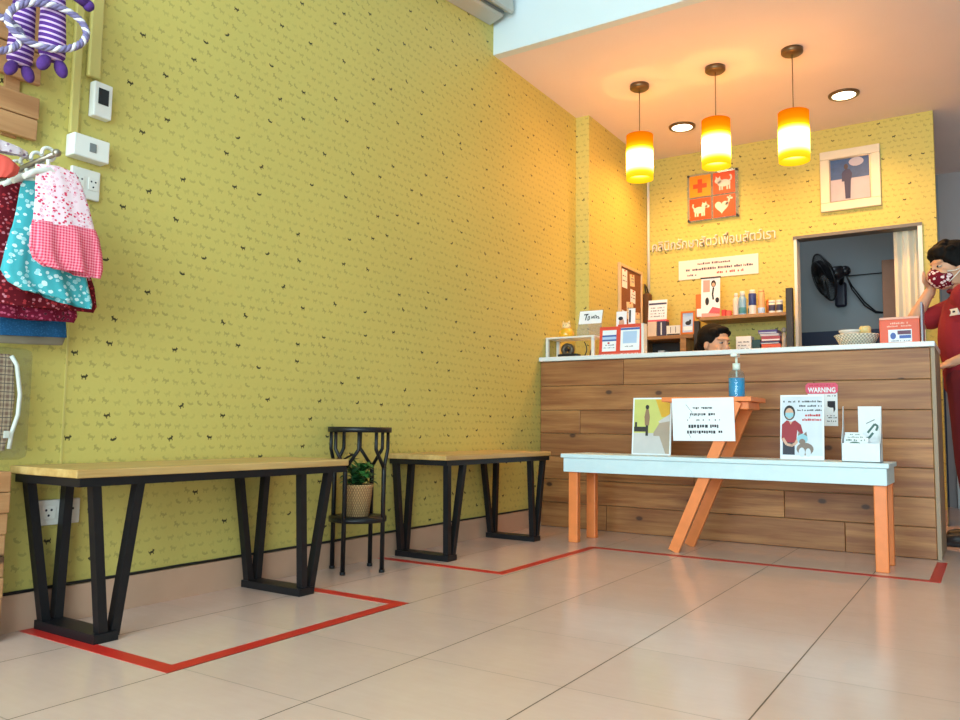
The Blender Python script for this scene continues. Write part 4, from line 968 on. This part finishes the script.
cu = thing('tall_cupboard', 'brown cupboard on the right side of the back room, partly behind the folding door', 'cupboard', (1.86, 7.2, 0))
M_cup = pm('brown_laminate', (150, 104, 78), .5, var=.08)
G().bbox((1.70, 6.95, 0), (2.03, 7.5, 1.97), .004).build('carcass', M_cup, cu)
for x in (1.702, 1.867):
    dd = G().bbox((x, 6.928, .08), (x+.161, 6.949, 1.95), .003).build('door', M_cup, cu)
    hx = x+.14 if x < 1.8 else x+.02
    G().cyl((hx, 6.92, .95), (hx, 6.92, 1.08), .005).build('handle', M_metal, dd)
# ------------------------------------------------------------------ pet clothes and toys at the left edge
def planks(name, label, y0, y1, zs, x0, x1, seed):
    t = thing(name, label, 'wooden panel', (x0, (y0+y1)/2, zs[0][0])); R = random.Random(seed)
    for a, b in zs:
        G().bbox((x0, y0, a), (x1, y1+R.uniform(-.004, .004), b), .003).build('plank', M_crate_y, t)
    return t
M_crate_y = wood('display_planks_long', (176, 122, 76), (204, 154, 104), 1, .6, knots=.2, tint=.12)
pn = planks('wall_plank_panel', 'plank panel on the yellow wall behind the purple toys', .75, 1.212, [(1.435, 1.497), (1.5, 1.565), (1.605, 1.70), (1.705, 1.86), (1.865, 1.95)], .012, .03, 3)
G().box((.0005, .8, 1.43), (.0118, .84, 1.95)).build('batten', M_crate_y, pn); G().box((.0005, 1.12, 1.43), (.0118, 1.16, 1.95)).build('batten', M_crate_y, pn)
pn = planks('plank_crate', 'stacked plank crate standing on the floor left of the long bench',   .75, 1.165, [(.0+.058*i, .058*i+.0565) for i in range(8)], .012, .09, 4)
G().box((.0005, .8, 0), (.0118, .84, .46)).build('batten', M_crate_y, pn)
rl = thing('hanging_rail', 'grey metal rail sticking out of the wall, carrying the pet clothes', 'rail', (.03, 1.118, 1.30))
G().tube([(.0305, 1.118, 1.302), (.12, 1.118, 1.306), (.31, 1.118, 1.318)], .0075, 12).build('rod', M_metal, rl)
G().cyl((.0003, 1.118, 1.302), (.03, 1.118, 1.302), .022).build('flange', M_metal, rl); G().ball((.314, 1.118, 1.3185), .011).build('end_knob', M_metal, rl)
M_hang = pm('pale_grey_hanger', (208, 206, 198), .45, var=.03)
def hanger(x, label, dz=0, yc=1.14, tilt=0):
    zr = 1.302+.016*(x-.03)/.28+.0075; t = thing('clothes_hanger', label, 'hanger', (x, yc, zr), 'hangers on the rail'); z = zr-.03+dz
    pts = [(x, 1.118+.017*sin(a), zr+.0165-.017+.017*cos(a)) for a in [radians(-110)+k*radians(290)/14 for k in range(15)]]
    G().tube([(p[0], p[1], p[2]-.0) for p in pts]+[(x, 1.122, z-.008)], .005, 10).build('hook', M_hang, t)
    g = G(); g.tube([(x, 1.122-.065, z-.05), (x, 1.122-.04, z-.03), (x, 1.122, z-.012), (x, 1.122+.04, z-.03), (x, 1.122+.07, z-.05)], [.007, .009, .01, .009, .007], 10); g.build('shoulders', M_hang, t)
    return zr
def gar(g, rows, x, fold, nf, seed, cap=True, seg=56, depth=.8):
    """garment tube: rows of (z, y left, y right, depth, wave amount); folds deepen towards the hem; left and right may hang at different heights"""
    rings = []
    for i, (zl, zr, yl, yr, d, wv) in enumerate(rows):
        ring = []
        for k in range(seg):
            a = 2*pi*k/seg; u = (1-cos(a))/2
            y = yl+(yr-yl)*u; z = zl+(zr-zl)*u
            w = wv*(sin(nf*a+seed)+.5*sin(2.3*nf*a+seed*2))*abs(sin(a))**.5
            ring.append(g._v((x+sin(a)*d*.5*-1*depth*-1+w*(1 if sin(a) > 0 else -1), y, z+wv*.35*sin(nf*a*.5+seed))))
        rings.append(ring)
    for a, b in zip(rings, rings[1:]):
        for k in range(seg): g._f([a[k], a[(k+1) % seg], b[(k+1) % seg], b[k]], True)
    g._f(rings[0]); 
    return g
M_pinkf = fabric('pink_flower_cotton', 'flower', (240, 214, 222), (214, 60, 96), (236, 190, 206), 95)
M_ging = fabric('pink_gingham', 'check', (242, 150, 166), (214, 52, 84), None, 130)
M_teal = fabric('teal_cloud_cotton', 'flower', (70, 166, 174), (200, 226, 226), (150, 208, 212), 56)
M_redf = fabric('dark_red_flower_cotton', 'flower', (98, 20, 30), (168, 50, 56), (190, 120, 130), 80)
M_denim = fabric('blue_denim', 'flower', (30, 78, 118), (42, 96, 140), (36, 86, 130), 160)
M_crim = fabric('plum_flower_cotton', 'flower', (120, 26, 52), (196, 90, 120), (70, 40, 44), 90)
# the front dress: flowered bodice, gingham skirt
hanger(.272, 'pale hanger of the pink dress, frontmost on the rail')
dr = thing('pet_dress', 'small pink pet dress with flowered bodice and gingham skirt, frontmost on the rail', 'dress', (.272, 1.17, 1.02), 'pet dresses on the rail')
g = gar(G(), [(1.288, 1.298, 1.093, 1.148, .012, 0), (1.283, 1.292, 1.087, 1.196, .02, .001), (1.25, 1.262, 1.088, 1.216, .026, .001), (1.20, 1.205, 1.09, 1.24, .028, .001), (1.13, 1.14, 1.088, 1.262, .03, .0015)], .272, 0, 5, 1); g.build('bodice', M_pinkf, dr)
g = gar(G(), [(1.136, 1.145, 1.087, 1.263, .032, .001), (1.11, 1.12, 1.084, 1.276, .040, .003), (1.065, 1.075, 1.083, 1.288, .046, .005), (1.035, 1.035, 1.095, 1.292, .048, .006), (1.018, 1.008, 1.125, 1.286, .042, .006)], .272, 0, 7, 2); g.build('skirt', M_ging, dr)
hanger(.218, 'pale hanger of the teal dress, second from the front on the rail')
dr = thing('pet_dress', 'small teal pet dress with white clouds, hanging just behind the pink one', 'dress', (.218, 1.17, .95), 'pet dresses on the rail')
g = gar(G(), [(1.25, 1.262, 1.085, 1.16, .014, 0), (1.235, 1.25, 1.078, 1.2, .022, .001), (1.16, 1.17, 1.07, 1.23, .026, .001), (1.11, 1.12, 1.062, 1.245, .028, .0015)], .218, 0, 5, 3); g.build('bodice', M_teal, dr)
g = gar(G(), [(1.115, 1.125, 1.061, 1.247, .03, .001), (1.05, 1.05, 1.048, 1.265, .038, .003), (1.0, .985, 1.04, 1.284, .044, .005), (.972, .94, 1.06, 1.298, .046, .006), (.955, .925, 1.10, 1.296, .04, .006)], .218, 0, 6, 4); g.build('skirt', M_teal, dr)
G().bbox((.243, 1.094, 1.105), (.252, 1.13, 1.127), .006).build('bow', M_whitep, dr); G().ball((.254, 1.112, 1.116), .0075).build('button', M_ink, dr)
for x, lab, mb, dz, mr in ((.163, 'small dark red flowered pet dress behind the teal one', M_redf, 0, M_redf), (.115, 'plum flowered pet dress, hindmost of the flowered ones on the rail', M_crim, -.03, M_crim)):
    hanger(x, 'pale hanger behind the teal dress, carrying the '+('dark red dress' if dz == 0 else 'plum dress'))
    dr = thing('pet_dress', lab, 'dress', (x, 1.2, .9), 'pet dresses on the rail')
    g = gar(G(), [(1.255, 1.262, 1.075, 1.17, .014, 0), (1.235, 1.245, 1.05, 1.2, .022, .001), (1.15, 1.16, 1.045, 1.26, .024, .001), (1.06+dz, 1.07+dz, 1.04, 1.30, .026, .002)], x, 0, 5, 5+x); g.build('bodice', mb, dr)
    g = gar(G(), [(1.065+dz, 1.075+dz, 1.039, 1.302, .027, .002), (1.0+dz, 1.0+dz, 1.03, 1.335-.03*(dz < 0), .034, .003), (.94+dz, .945+dz, 1.03, 1.345-.03*(dz < 0), .036, .004), (.915+dz, .925+dz, 1.05, 1.335-.03*(dz < 0), .034, .004)], x, 0, 7, 7); g.build('skirt', mr, dr)
hanger(.07, 'pale hanger nearest the wall, carrying the blue denim garment')
dr = thing('pet_jacket', 'blue denim pet jacket, its hem showing below the flowered dresses', 'pet clothes', (.07, 1.2, .82), 'pet clothes on the rail')
g = gar(G(), [(1.25, 1.26, 1.08, 1.17, .014, 0), (1.22, 1.23, 1.05, 1.22, .02, .001), (1.0, 1.0, 1.05, 1.29, .022, .001), (.9, .91, 1.05, 1.305, .026, .002), (.838, .853, 1.055, 1.312, .026, .002)], .07, 0, 4, 2); g.build('jacket_body', M_denim, dr)
g = gar(G(), [(.8375, .8525, 1.056, 1.308, .022, .001), (.816, .829, 1.06, 1.30, .02, .001)], .07, 0, 4, 2); g.build('hem_band', pm('taupe_rib', (120, 108, 88), .9), dr)
# coral garment on the rail nearer the camera edge
dr = thing('pet_shirt', 'coral red pet shirt folded over the rail at the picture edge', 'pet clothes', (.2, 1.04, 1.2), 'pet clothes on the rail')
g = gar(G(), [(1.29, 1.285, .98, 1.030, .03, 0), (1.275, 1.27, .96, 1.055, .04, .002), (1.245, 1.25, .96, 1.05, .045, .003), (1.215, 1.235, .965, 1.03, .04, .003)], .255, 0, 5, 4); g.build('shirt_body', pm('coral_cotton', (226, 88, 74), .9, var=.08), dr)
dr = thing('pet_collar', 'pale pink flowered pet collar folded over the back of the rail', 'pet clothes', (.15, 1.05, 1.3), 'pet clothes on the rail')
g = gar(G(), [(1.352, 1.345, .99, 1.085, .02, 0), (1.345, 1.34, .98, 1.105, .034, .002), (1.325, 1.328, .98, 1.11, .036, .003), (1.316, 1.322, .99, 1.10, .03, .003)], .19, 0, 5, 4); g.build('collar_body', fabric('pale_flower_cotton', 'flower', (206, 190, 196), (150, 120, 140), (226, 214, 214), 70), dr)
# plaid pet shirt in a plastic sleeve lower on the wall
ps_ = thing('plaid_pet_shirt', 'beige plaid pet shirt with white piping in a clear sleeve, above the bench end', 'pet clothes', (.06, 1.12, .5))
g = gar(G(), [(.785, .79, 1.0, 1.150, .03, 0), (.775, .78, .98, 1.163, .04, .001), (.66, .66, .98, 1.172, .045, .002), (.58, .585, .98, 1.166, .045, .002), (.515, .52, .98, 1.152, .035, .002)], .07, 0, 4, 1); g.build('shirt_body', fabric('plaid_cotton', 'plaid', (204, 180, 152), (120, 84, 76), (50, 44, 60), 42), ps_)
G().tube([(.082, 1.150, .785), (.083, 1.166, .76), (.085, 1.178, .68), (.085, 1.176, .62), (.083, 1.163, .57), (.08, 1.16, .525)], .006, 8).build('piping', M_whitep, ps_)
G().bbox((.089, 1.138, .555), (.0935, 1.152, .575), .001).build('care_tag', M_whitep, ps_)
G().bbox((.036, .95, .495), (.106, 1.205, .808), .02).build('plastic_sleeve', clear_mat('thin_plastic', (240, 242, 240), .965), ps_)
G().cyl((.0003, 1.08, .80), (.06, 1.08, .802), .004).tube([(.06, 1.08, .802), (.066, 1.08, .796), (.06, 1.08, .79)], .003, 8).build('wall_hook', M_metal, ps_)
# purple plush rope toys
M_purp = pm('purple_plush', (84, 46, 124), .95, var=.12, scale=90, bump=.4)
M_strp = fabric('purple_striped_plush', 'bands', (92, 52, 130), (214, 182, 220), None, 62)
M_rw = pm('white_cotton_rope', (226, 220, 226), .9, var=.06); M_rv = pm('violet_grey_rope', (122, 112, 150), .9, var=.06)
def plush(x, y, z, s, label, lean, ring):
    t = thing('plush_toy', label, 'toy', (x, y, z), 'purple plush toys'); P = lambda a, b, c: Vector((x+a*s, y+b*s+lean*c*s, z+c*s))
    g = G(); g.lathe([(0, .0), (.026, .0), (.035, .012), (.036, .06), (.033, .13), (.031, .2), (.028, .235), (0, .245)], (0, 0, 0), 28, Matrix.Translation((x, y, z)) @ Matrix(((s*.85, 0, 0, 0), (0, s, lean*s, 0), (0, 0, s, 0), (0, 0, 0, 1))), False); g.build('striped_body', M_strp, t)
    for k in (-1, 1): G().ball(P(.004, k*.024, -.018), (.017*s, .017*s, .026*s), Matrix.Rotation(k*.45, 3, 'X')).build('foot', M_purp, t)
    for k in (-1, 1): G().tube([P(.012, k*.02, .215), P(.02, k*.055, .205), P(.026, k*.085, .19)], [.02*s, .017*s, .014*s], 12).ball(P(.026, k*.087, .188), .016*s).build('arm', M_purp, t)
    g = G().ball(P(.0, 0, .285), (.045*s, .05*s, .052*s)).ball(P(.04*s, 0, .27), (.02*s, .025*s, .02*s)); 
    for k in (-1, 1): g.ball(P(0, k*.04, .335), (.014*s, .02*s, .028*s))
    g.build('head', M_purp, t)
    g = G()
    for k in (-1, 1): g.ball(P(.041, k*.018, .3), .007*s)
    g.build('eyes', M_ink, t)
    c, ry, rz = ring; g = G()
    for q in range(3):
        g.mat(0 if q == 0 else 1)
        pts = []
        for k in range(90):
            a = 2*pi*k/90; b = a*13+q*2*pi/3; rr_ = .0052*cos(b); pts.append((c[0]+.0052*sin(b)+.02*cos(a), c[1]+(ry+rr_)*cos(a), c[2]+(rz+rr_)*sin(a)+.15*ry*cos(a)))
        g.tube(pts, .0056, 7, closed=True)
    g.build('rope_ring', [M_rw, M_rv], t)
    G().tube([P(-.01, 0, .33), (x-.06, y, z+.40*s), (.024, y, z+.41*s)], .003, 6).build('hanging_loop', M_rv, t)
plush(.215, 1.142, 1.612, 1.0, 'purple plush toy with striped legs and a rope ring, nearest the wall boxes', -.03, ((.252, 1.108, 1.684), .096, .062))
plush(.15, 1.088, 1.59, .95, 'purple plush toy hanging left of the one with the large rope ring', .02, ((.19, .985, 1.63), .075, .05))
# ------------------------------------------------------------------ people
def limb(g, pts, rs):
    """chain of tapered segments with round joints"""
    pts = [Vector(p) for p in pts]
    for p, r in zip(pts, rs): g.ball(p, r, u=14, v=10)
    for i in range(len(pts)-1): g.tube([pts[i], pts[i+1]], [rs[i], rs[i+1]], 14)
def hand(g, W, d, n, t, curl=(.35, .5, .4), s=1.0, tc=.4):
    """palm and five fingers; d to the fingertips, n out of the palm, t to the thumb side"""
    W, d, n, t = (Vector(v) for v in (W, d, n, t)); d.normalize(); n = (n-d*n.dot(d)).normalized(); t = d.cross(n)*(1 if d.cross(n).dot(t) > 0 else -1)
    Mp = Matrix((d, t, n)).transposed()
    g.ball(W+d*.046*s, (.052*s, .040*s, .015*s), Mp); g.ball(W+d*.07*s, (.026*s, .040*s, .013*s), Mp); limb(g, [W-d*.02, W+d*.03*s], [.026*s, .024*s])
    for off, L, r in ((.029, .070, .0082), (.0098, .079, .0086), (-.0098, .073, .0082), (-.028, .057, .0072)):
        p = W+(d*.083+t*off)*s; a = 0; dirv = (d+t*off*2.2).normalized(); pts = [W+(d*.055+t*off*.9)*s, p]
        for k, fr in enumerate((.45, .31, .24)):
            a += curl[k]; p = p+(dirv*cos(a)+n*sin(a))*L*fr*s; pts.append(p)
        limb(g, pts, [r*1.1*s, r*1.08*s, r*s, r*.92*s, r*.8*s])
    b = W+(d*.02+t*.026)*s; d1 = (t*.75+d*.65+n*tc).normalized(); d2 = (t*.3+d*.85+n*tc).normalized()
    limb(g, [b, b+d1*.038*s, b+d1*.038*s+d2*.03*s, b+d1*.038*s+d2*.055*s], [.013*s, .0115*s, .0098*s, .008*s])
class Head:
    def __init__(h, c, fwd, up=(0, 0, 1), s=1.0):
        h.c = Vector(c); f = Vector(fwd).normalized(); u = Vector(up); l = u.cross(f).normalized(); u = f.cross(l)
        h.R = Matrix((f, l, u)).transposed(); h.s = s
    def P(h, a, b, c): return h.c+h.R @ (Vector((a, b, c))*h.s)
    def ball(h, g, a, b, c, r): g.ball(h.P(a, b, c), tuple(x*h.s for x in r), h.R); return g
    def skin(h, g):
        for a, b, c, r in ((-.012, 0, .035, (.095, .076, .085)), (.02, 0, -.02, (.07, .062, .085)), (.042, 0, -.085, (.036, .042, .030)), (.096, 0, -.027, (.015, .013, .017)), (.086, 0, -.002, (.012, .009, .026)),
                           (.072, 0, .026, (.02, .054, .014)), (.085, 0, -.058, (.012, .022, .006)), (.083, 0, -.069, (.012, .020, .006))): h.ball(g, a, b, c, r)
        for k in (-1, 1):
            h.ball(g, .057, k*.036, -.034, (.028, .024, .028)); h.ball(g, -.004, k*.075, -.012, (.018, .010, .030)); h.ball(g, .092, k*.010, -.034, (.009, .007, .008)); h.ball(g, .012, k*.05, -.06, (.04, .014, .04))
    def eyes(h, parent):
        for k in (-1, 1):
            g = G(); h.ball(g, .074, k*.031, .003, (.0115, .0135, .006)); g.mat(1); h.ball(g, .083, k*.031, .003, (.0055, .0065, .0058)); g.build('eye', [M_eyew, M_ink], parent)
            g = G(); g.tube([h.P(.083, k*.014, .027), h.P(.084, k*.031, .029), h.P(.074, k*.048, .022)], [.002, .0026, .0014], 8); g.build('eyebrow', M_hair, parent)
M_eyew = pm('eye_white', (176, 164, 156), .4, var=.01)
M_scrub = pm('crimson_scrubs', (138, 24, 36), .9, var=.1, scale=8, bump=.15)
M_scrubd = pm('dark_red_trousers', (104, 18, 30), .85, var=.1, scale=8, bump=.15)
M_shoe = pm('black_shoe', (24, 24, 28), .5, var=.05)
V = Vector
# --- standing person at the right end of the counter
px0, py0 = 2.30, 5.09
pr = thing('person', 'person in red scrubs and patterned mask standing right of the counter, hand at cheek', 'person', (px0, py0, 0))
H = Head((2.232, 5.075, 1.527), (-.86, -.5, -.1), s=1.08)
g = G(); H.skin(g)
limb(g, [H.P(-.03, 0, -.06), (2.285, 5.09, 1.40), (2.30, 5.09, 1.34)], [.056, .058, .066])
g.ball((2.295, 5.09, 1.25), (.105, .165, .13)); g.ball((2.30, 5.09, 1.10), (.10, .145, .15)); g.ball((2.305, 5.09, .94), (.112, .165, .13))
LS, RS = V((2.30, 4.925, 1.335)), V((2.285, 5.255, 1.335))
limb(g, [(2.295, 5.09, 1.33), LS], [.075, .06]); limb(g, [(2.295, 5.09, 1.33), RS], [.075, .06])
LE, LW = V((2.44, 4.90, 1.06)), V((2.235, 4.945, .985)); RE, RW = V((2.005, 5.235, 1.215)), V((2.125, 5.185, 1.425))
limb(g, [LS, LS.lerp(LE, .5), LE, LE.lerp(LW, .4), LW], [.056, .048, .041, .039, .027])
limb(g, [RS, RS.lerp(RE, .5), RE, RE.lerp(RW, .4), RW], [.056, .048, .041, .039, .027])
hand(g, LW, (-.8, .25, -.25), (.1, .4, -1), (-.2, .9, .3), (.4, .5, .4)); hand(g, RW, (.12, -.12, .95), (.5, -.55, -.1), (-.7, -.6, 0), (.7, .9, .5), tc=.2)
for k in (-1, 1):
    hx = 5.09+k*.085; limb(g, [(2.305, hx, .90), (2.30, hx, .70), (2.295, hx+k*.01, .48), (2.315, hx+k*.012, .30), (2.325, hx+k*.015, .085)], [.098, .082, .056, .054, .038])
    limb(g, [(2.335, hx+k*.015, .05), (2.26, hx+k*.02, .04), (2.205, hx+k*.022, .03)], [.03, .026, .016])
body = fuse(g, .0042, 6).build('body', M_skin, pr)
H.eyes(pr)
g = G(); H.ball(g, -.022, 0, .05, (.106, .090, .090)); H.ball(g, .058, 0, .085, (.042, .062, .032)); H.ball(g, .066, .03, .066, (.028, .034, .026)); H.ball(g, .066, -.03, .066, (.028, .034, .026)); H.ball(g, -.075, 0, -.01, (.045, .072, .07))
for k in (-1, 1): H.ball(g, -.012, k*.074, .03, (.055, .018, .05)); H.ball(g, .038, k*.066, .05, (.03, .018, .035))
R = random.Random(9)
for i in range(26): a, b = R.uniform(-1.2, 1.2), R.uniform(.3, 1.3); H.ball(g, -.02+.1*cos(b)*cos(a), .085*cos(b)*sin(a)*1.2, .055+.085*sin(b), (.02, .018, .014))
fuse(g, .006, 2).build('hair', M_hair, pr)
g = G(); H.ball(g, .048, 0, -.058, (.072, .0655, .053)); H.ball(g, .085, 0, -.035, (.034, .03, .03)); mk = fuse(g, .004, 5).build('face_mask', fabric('patterned_mask', 'flower', (112, 22, 40), (228, 208, 210), None, 42), pr)
for k in (-1, 1):
    for c in (-.03, -.085): G().tube([H.P(.055, k*.062, c), H.P(.02, k*.076, -.03+(c+.03)*.4), H.P(-.02, k*.084, -.012)], .003, 6).build('ear_loop', M_whitep, mk)
def scrub(extra): 
    g = G(); g.ball((2.295, 5.09, 1.255), (.122, .182, .135)); g.ball((2.30, 5.09, 1.10), (.122, .168, .16)); g.ball((2.305, 5.09, .93), (.135, .19, .14)); g.ball((2.308, 5.09, .87), (.136, .192, .10)); g.ball((2.268, 5.07, 1.12), (.116, .145, .24))
    limb(g, [(2.295, 5.09, 1.315), LS], [.088, .074]); limb(g, [(2.295, 5.09, 1.315), RS], [.088, .074])
    limb(g, [LS, LS.lerp(LE, .62)], [.07, .066]); limb(g, [RS, RS.lerp(RE, .6)], [.07, .064]); return g
sc_ = fuse(scrub(0), .007, 6).build('scrub_top', M_scrub, pr)
g = G(); g.tube([(2.292+.078*cos(a)*1.0, 5.09+.075*sin(a), 1.372-.02*cos(a+pi)*-1) for a in (2*pi*k/28 for k in range(28))], .010, 8, closed=True); g.build('collar', M_scrub, sc_)
Fb = frame((2.225, 4.955, 1.235), (.62, -.78, 0), (.0, .0, 1)); g = G()
for (u0, v0) in ((0, 0),): g.rect(u0, v0, .062, .036, Fb, .006, -.02); g.mat(1).lines(.008, .05, .014, .012, Fb, .008, 2, .006)
g.build('name_badge', [M_whitep, M_ink], sc_)
g = G()
for k in (-1, 1):
    hx = 5.09+k*.088; limb(g, [(2.305, hx, .88), (2.305, hx, .68), (2.30, hx+k*.01, .46), (2.315, hx+k*.012, .3), (2.322, hx+k*.015, .13)], [.118, .104, .086, .08, .07])
fuse(g, .008, 6).build('trousers', M_scrubd, pr)
for k in (-1, 1):
    hx = 5.105+k*.105; g = G(); limb(g, [(2.35, hx, .042), (2.28, hx, .042), (2.205, hx+k*.006, .036), (2.185, hx+k*.006, .034)], [.040, .041, .036, .032]); g.box((2.15, hx-.036, .0), (2.388, hx+.036, .016)); fuse(g, .006, 4).build('shoe', M_shoe, pr)

# --- seated person behind the counter
sp = thing('person', 'seated person with tied black hair, head showing above the counter, facing right', 'person', (.84, 5.26, 0))
H = Head((.895, 5.14, 1.163), (.90, -.43, -.05), s=1.04); f2 = V((.85, -.53, 0)); l2 = V((.53, .85, 0)); B = V((.80, 5.22, 0))
Q2 = lambda a, b, z: B+f2*a+l2*b+V((0, 0, z))
g = G(); H.skin(g)
limb(g, [H.P(-.03, 0, -.06), Q2(.03, 0, 1.03), Q2(.0, 0, .96)], [.05, .052, .06])
g.ball(Q2(-.01, 0, .88), (.095, .15, .12), Matrix((f2, l2, V((0, 0, 1)))).transposed()); g.ball(Q2(-.02, 0, .72), (.09, .13, .14), Matrix((f2, l2, V((0, 0, 1)))).transposed()); g.ball(Q2(-.02, 0, .56), (.115, .17, .10), Matrix((f2, l2, V((0, 0, 1)))).transposed())
arms = []
for k in (-1, 1):
    S_, E_, W_ = Q2(-.0, k*.155, .955), Q2(.06, k*.21, .73), Q2(.27, k*.10, .752); arms.append((S_, E_, W_))
    limb(g, [Q2(-.0, 0, .95), S_], [.068, .055]); limb(g, [S_, S_.lerp(E_, .5), E_, E_.lerp(W_, .4), W_], [.052, .045, .038, .036, .025])
    hand(g, W_, f2-l2*k*.3, (0, 0, -1), -l2*k, (.2, .3, .3), .92, tc=.1)
    limb(g, [Q2(.0, k*.085, .54), Q2(.40, k*.10, .53)], [.088, .06]); limb(g, [Q2(.40, k*.10, .53), Q2(.40, k*.10, .30), Q2(.36, k*.10, .085)], [.056, .054, .037])
    limb(g, [Q2(.35, k*.10, .045), Q2(.50, k*.105, .03)], [.036, .026])
fuse(g, .0045, 6).build('body', M_skin, sp); H.eyes(sp)
g = G(); H.ball(g, -.024, 0, .044, (.104, .086, .088)); H.ball(g, .045, 0, .088, (.045, .055, .024)); H.ball(g, -.08, 0, -.005, (.045, .068, .06)); H.ball(g, -.125, 0, -.02, (.034, .038, .04))
limb(g, [H.P(-.13, 0, -.03), H.P(-.14, 0, -.1), H.P(-.12, 0, -.17)], [.035, .034, .02])
for k in (-1, 1): H.ball(g, -.03, k*.072, .035, (.05, .018, .045)); H.ball(g, .035, k*.06, .07, (.035, .02, .025))
fuse(g, .006, 2).build('hair', M_hair, sp)
Mb = Matrix((f2, l2, V((0, 0, 1)))).transposed(); M_shirt = pm('white_shirt', (224, 220, 212), .85, var=.03, bump=.1)
g = G(); g.ball(Q2(-.01, 0, .88), (.11, .165, .125), Mb); g.ball(Q2(-.02, 0, .72), (.108, .15, .16), Mb); g.ball(Q2(-.02, 0, .59), (.128, .18, .09), Mb)
for S_, E_, W_ in arms: limb(g, [Q2(-.0, 0, .945), S_], [.08, .068]); limb(g, [S_, S_.lerp(E_, .7)], [.066, .062])
st_ = fuse(g, .007, 6).build('shirt', M_shirt, sp)
G().tube([Q2(.005+.066*cos(a), .068*sin(a), 1.0-.012*cos(a)) for a in (2*pi*k/28 for k in range(28))], .014, 8, closed=True).build('collar', M_shirt, st_)
g = G()
for k in (-1, 1): limb(g, [Q2(-.02, k*.085, .54), Q2(.40, k*.10, .53), Q2(.40, k*.10, .30), Q2(.365, k*.10, .14)], [.105, .078, .072, .062])
fuse(g, .008, 5).build('trousers', pm('charcoal_trousers', (50, 50, 58), .85), sp)
for k in (-1, 1):
    g = G(); limb(g, [Q2(.335, k*.10, .042), Q2(.42, k*.10, .042), Q2(.51, k*.105, .032)], [.041, .040, .03]); g.add((lambda t: t)(bmesh.new())); fuse(g, .006, 3).build('shoe', M_shoe, sp)
ch = thing('desk_chair', 'dark swivel desk chair under the seated person behind the counter', 'chair', (B.x, B.y, 0))
Mc = Matrix.Translation(B) @ Mb.to_4x4()
G().bbox((-.21, -.21, .385), (.22, .21, .43), .02, Mc, 3).build('seat', M_blackp, ch)
G().bbox((-.25, -.2, .52), (-.215, .2, .88), .016, Mc, 3).build('backrest', M_blackp, ch)
G().bar(Mc @ V((-.18, 0, .40)), Mc @ V((-.233, 0, .53)), .05, .012).build('back_bracket', M_metal, ch)
G().cyl(Mc @ V((0, 0, .08)), Mc @ V((0, 0, .385)), .025).build('column', M_metal, ch)
for k in range(5):
    a = 2*pi*k/5; e = Mc @ V((.25*cos(a), .25*sin(a), .06))
    lg = G().tube([Mc @ V((0, 0, .09)), e], [.022, .014], 10).build('leg', M_blackp, ch); G().ball(e-V((0, 0, .032)), .027).build('caster', M_blackp, lg)
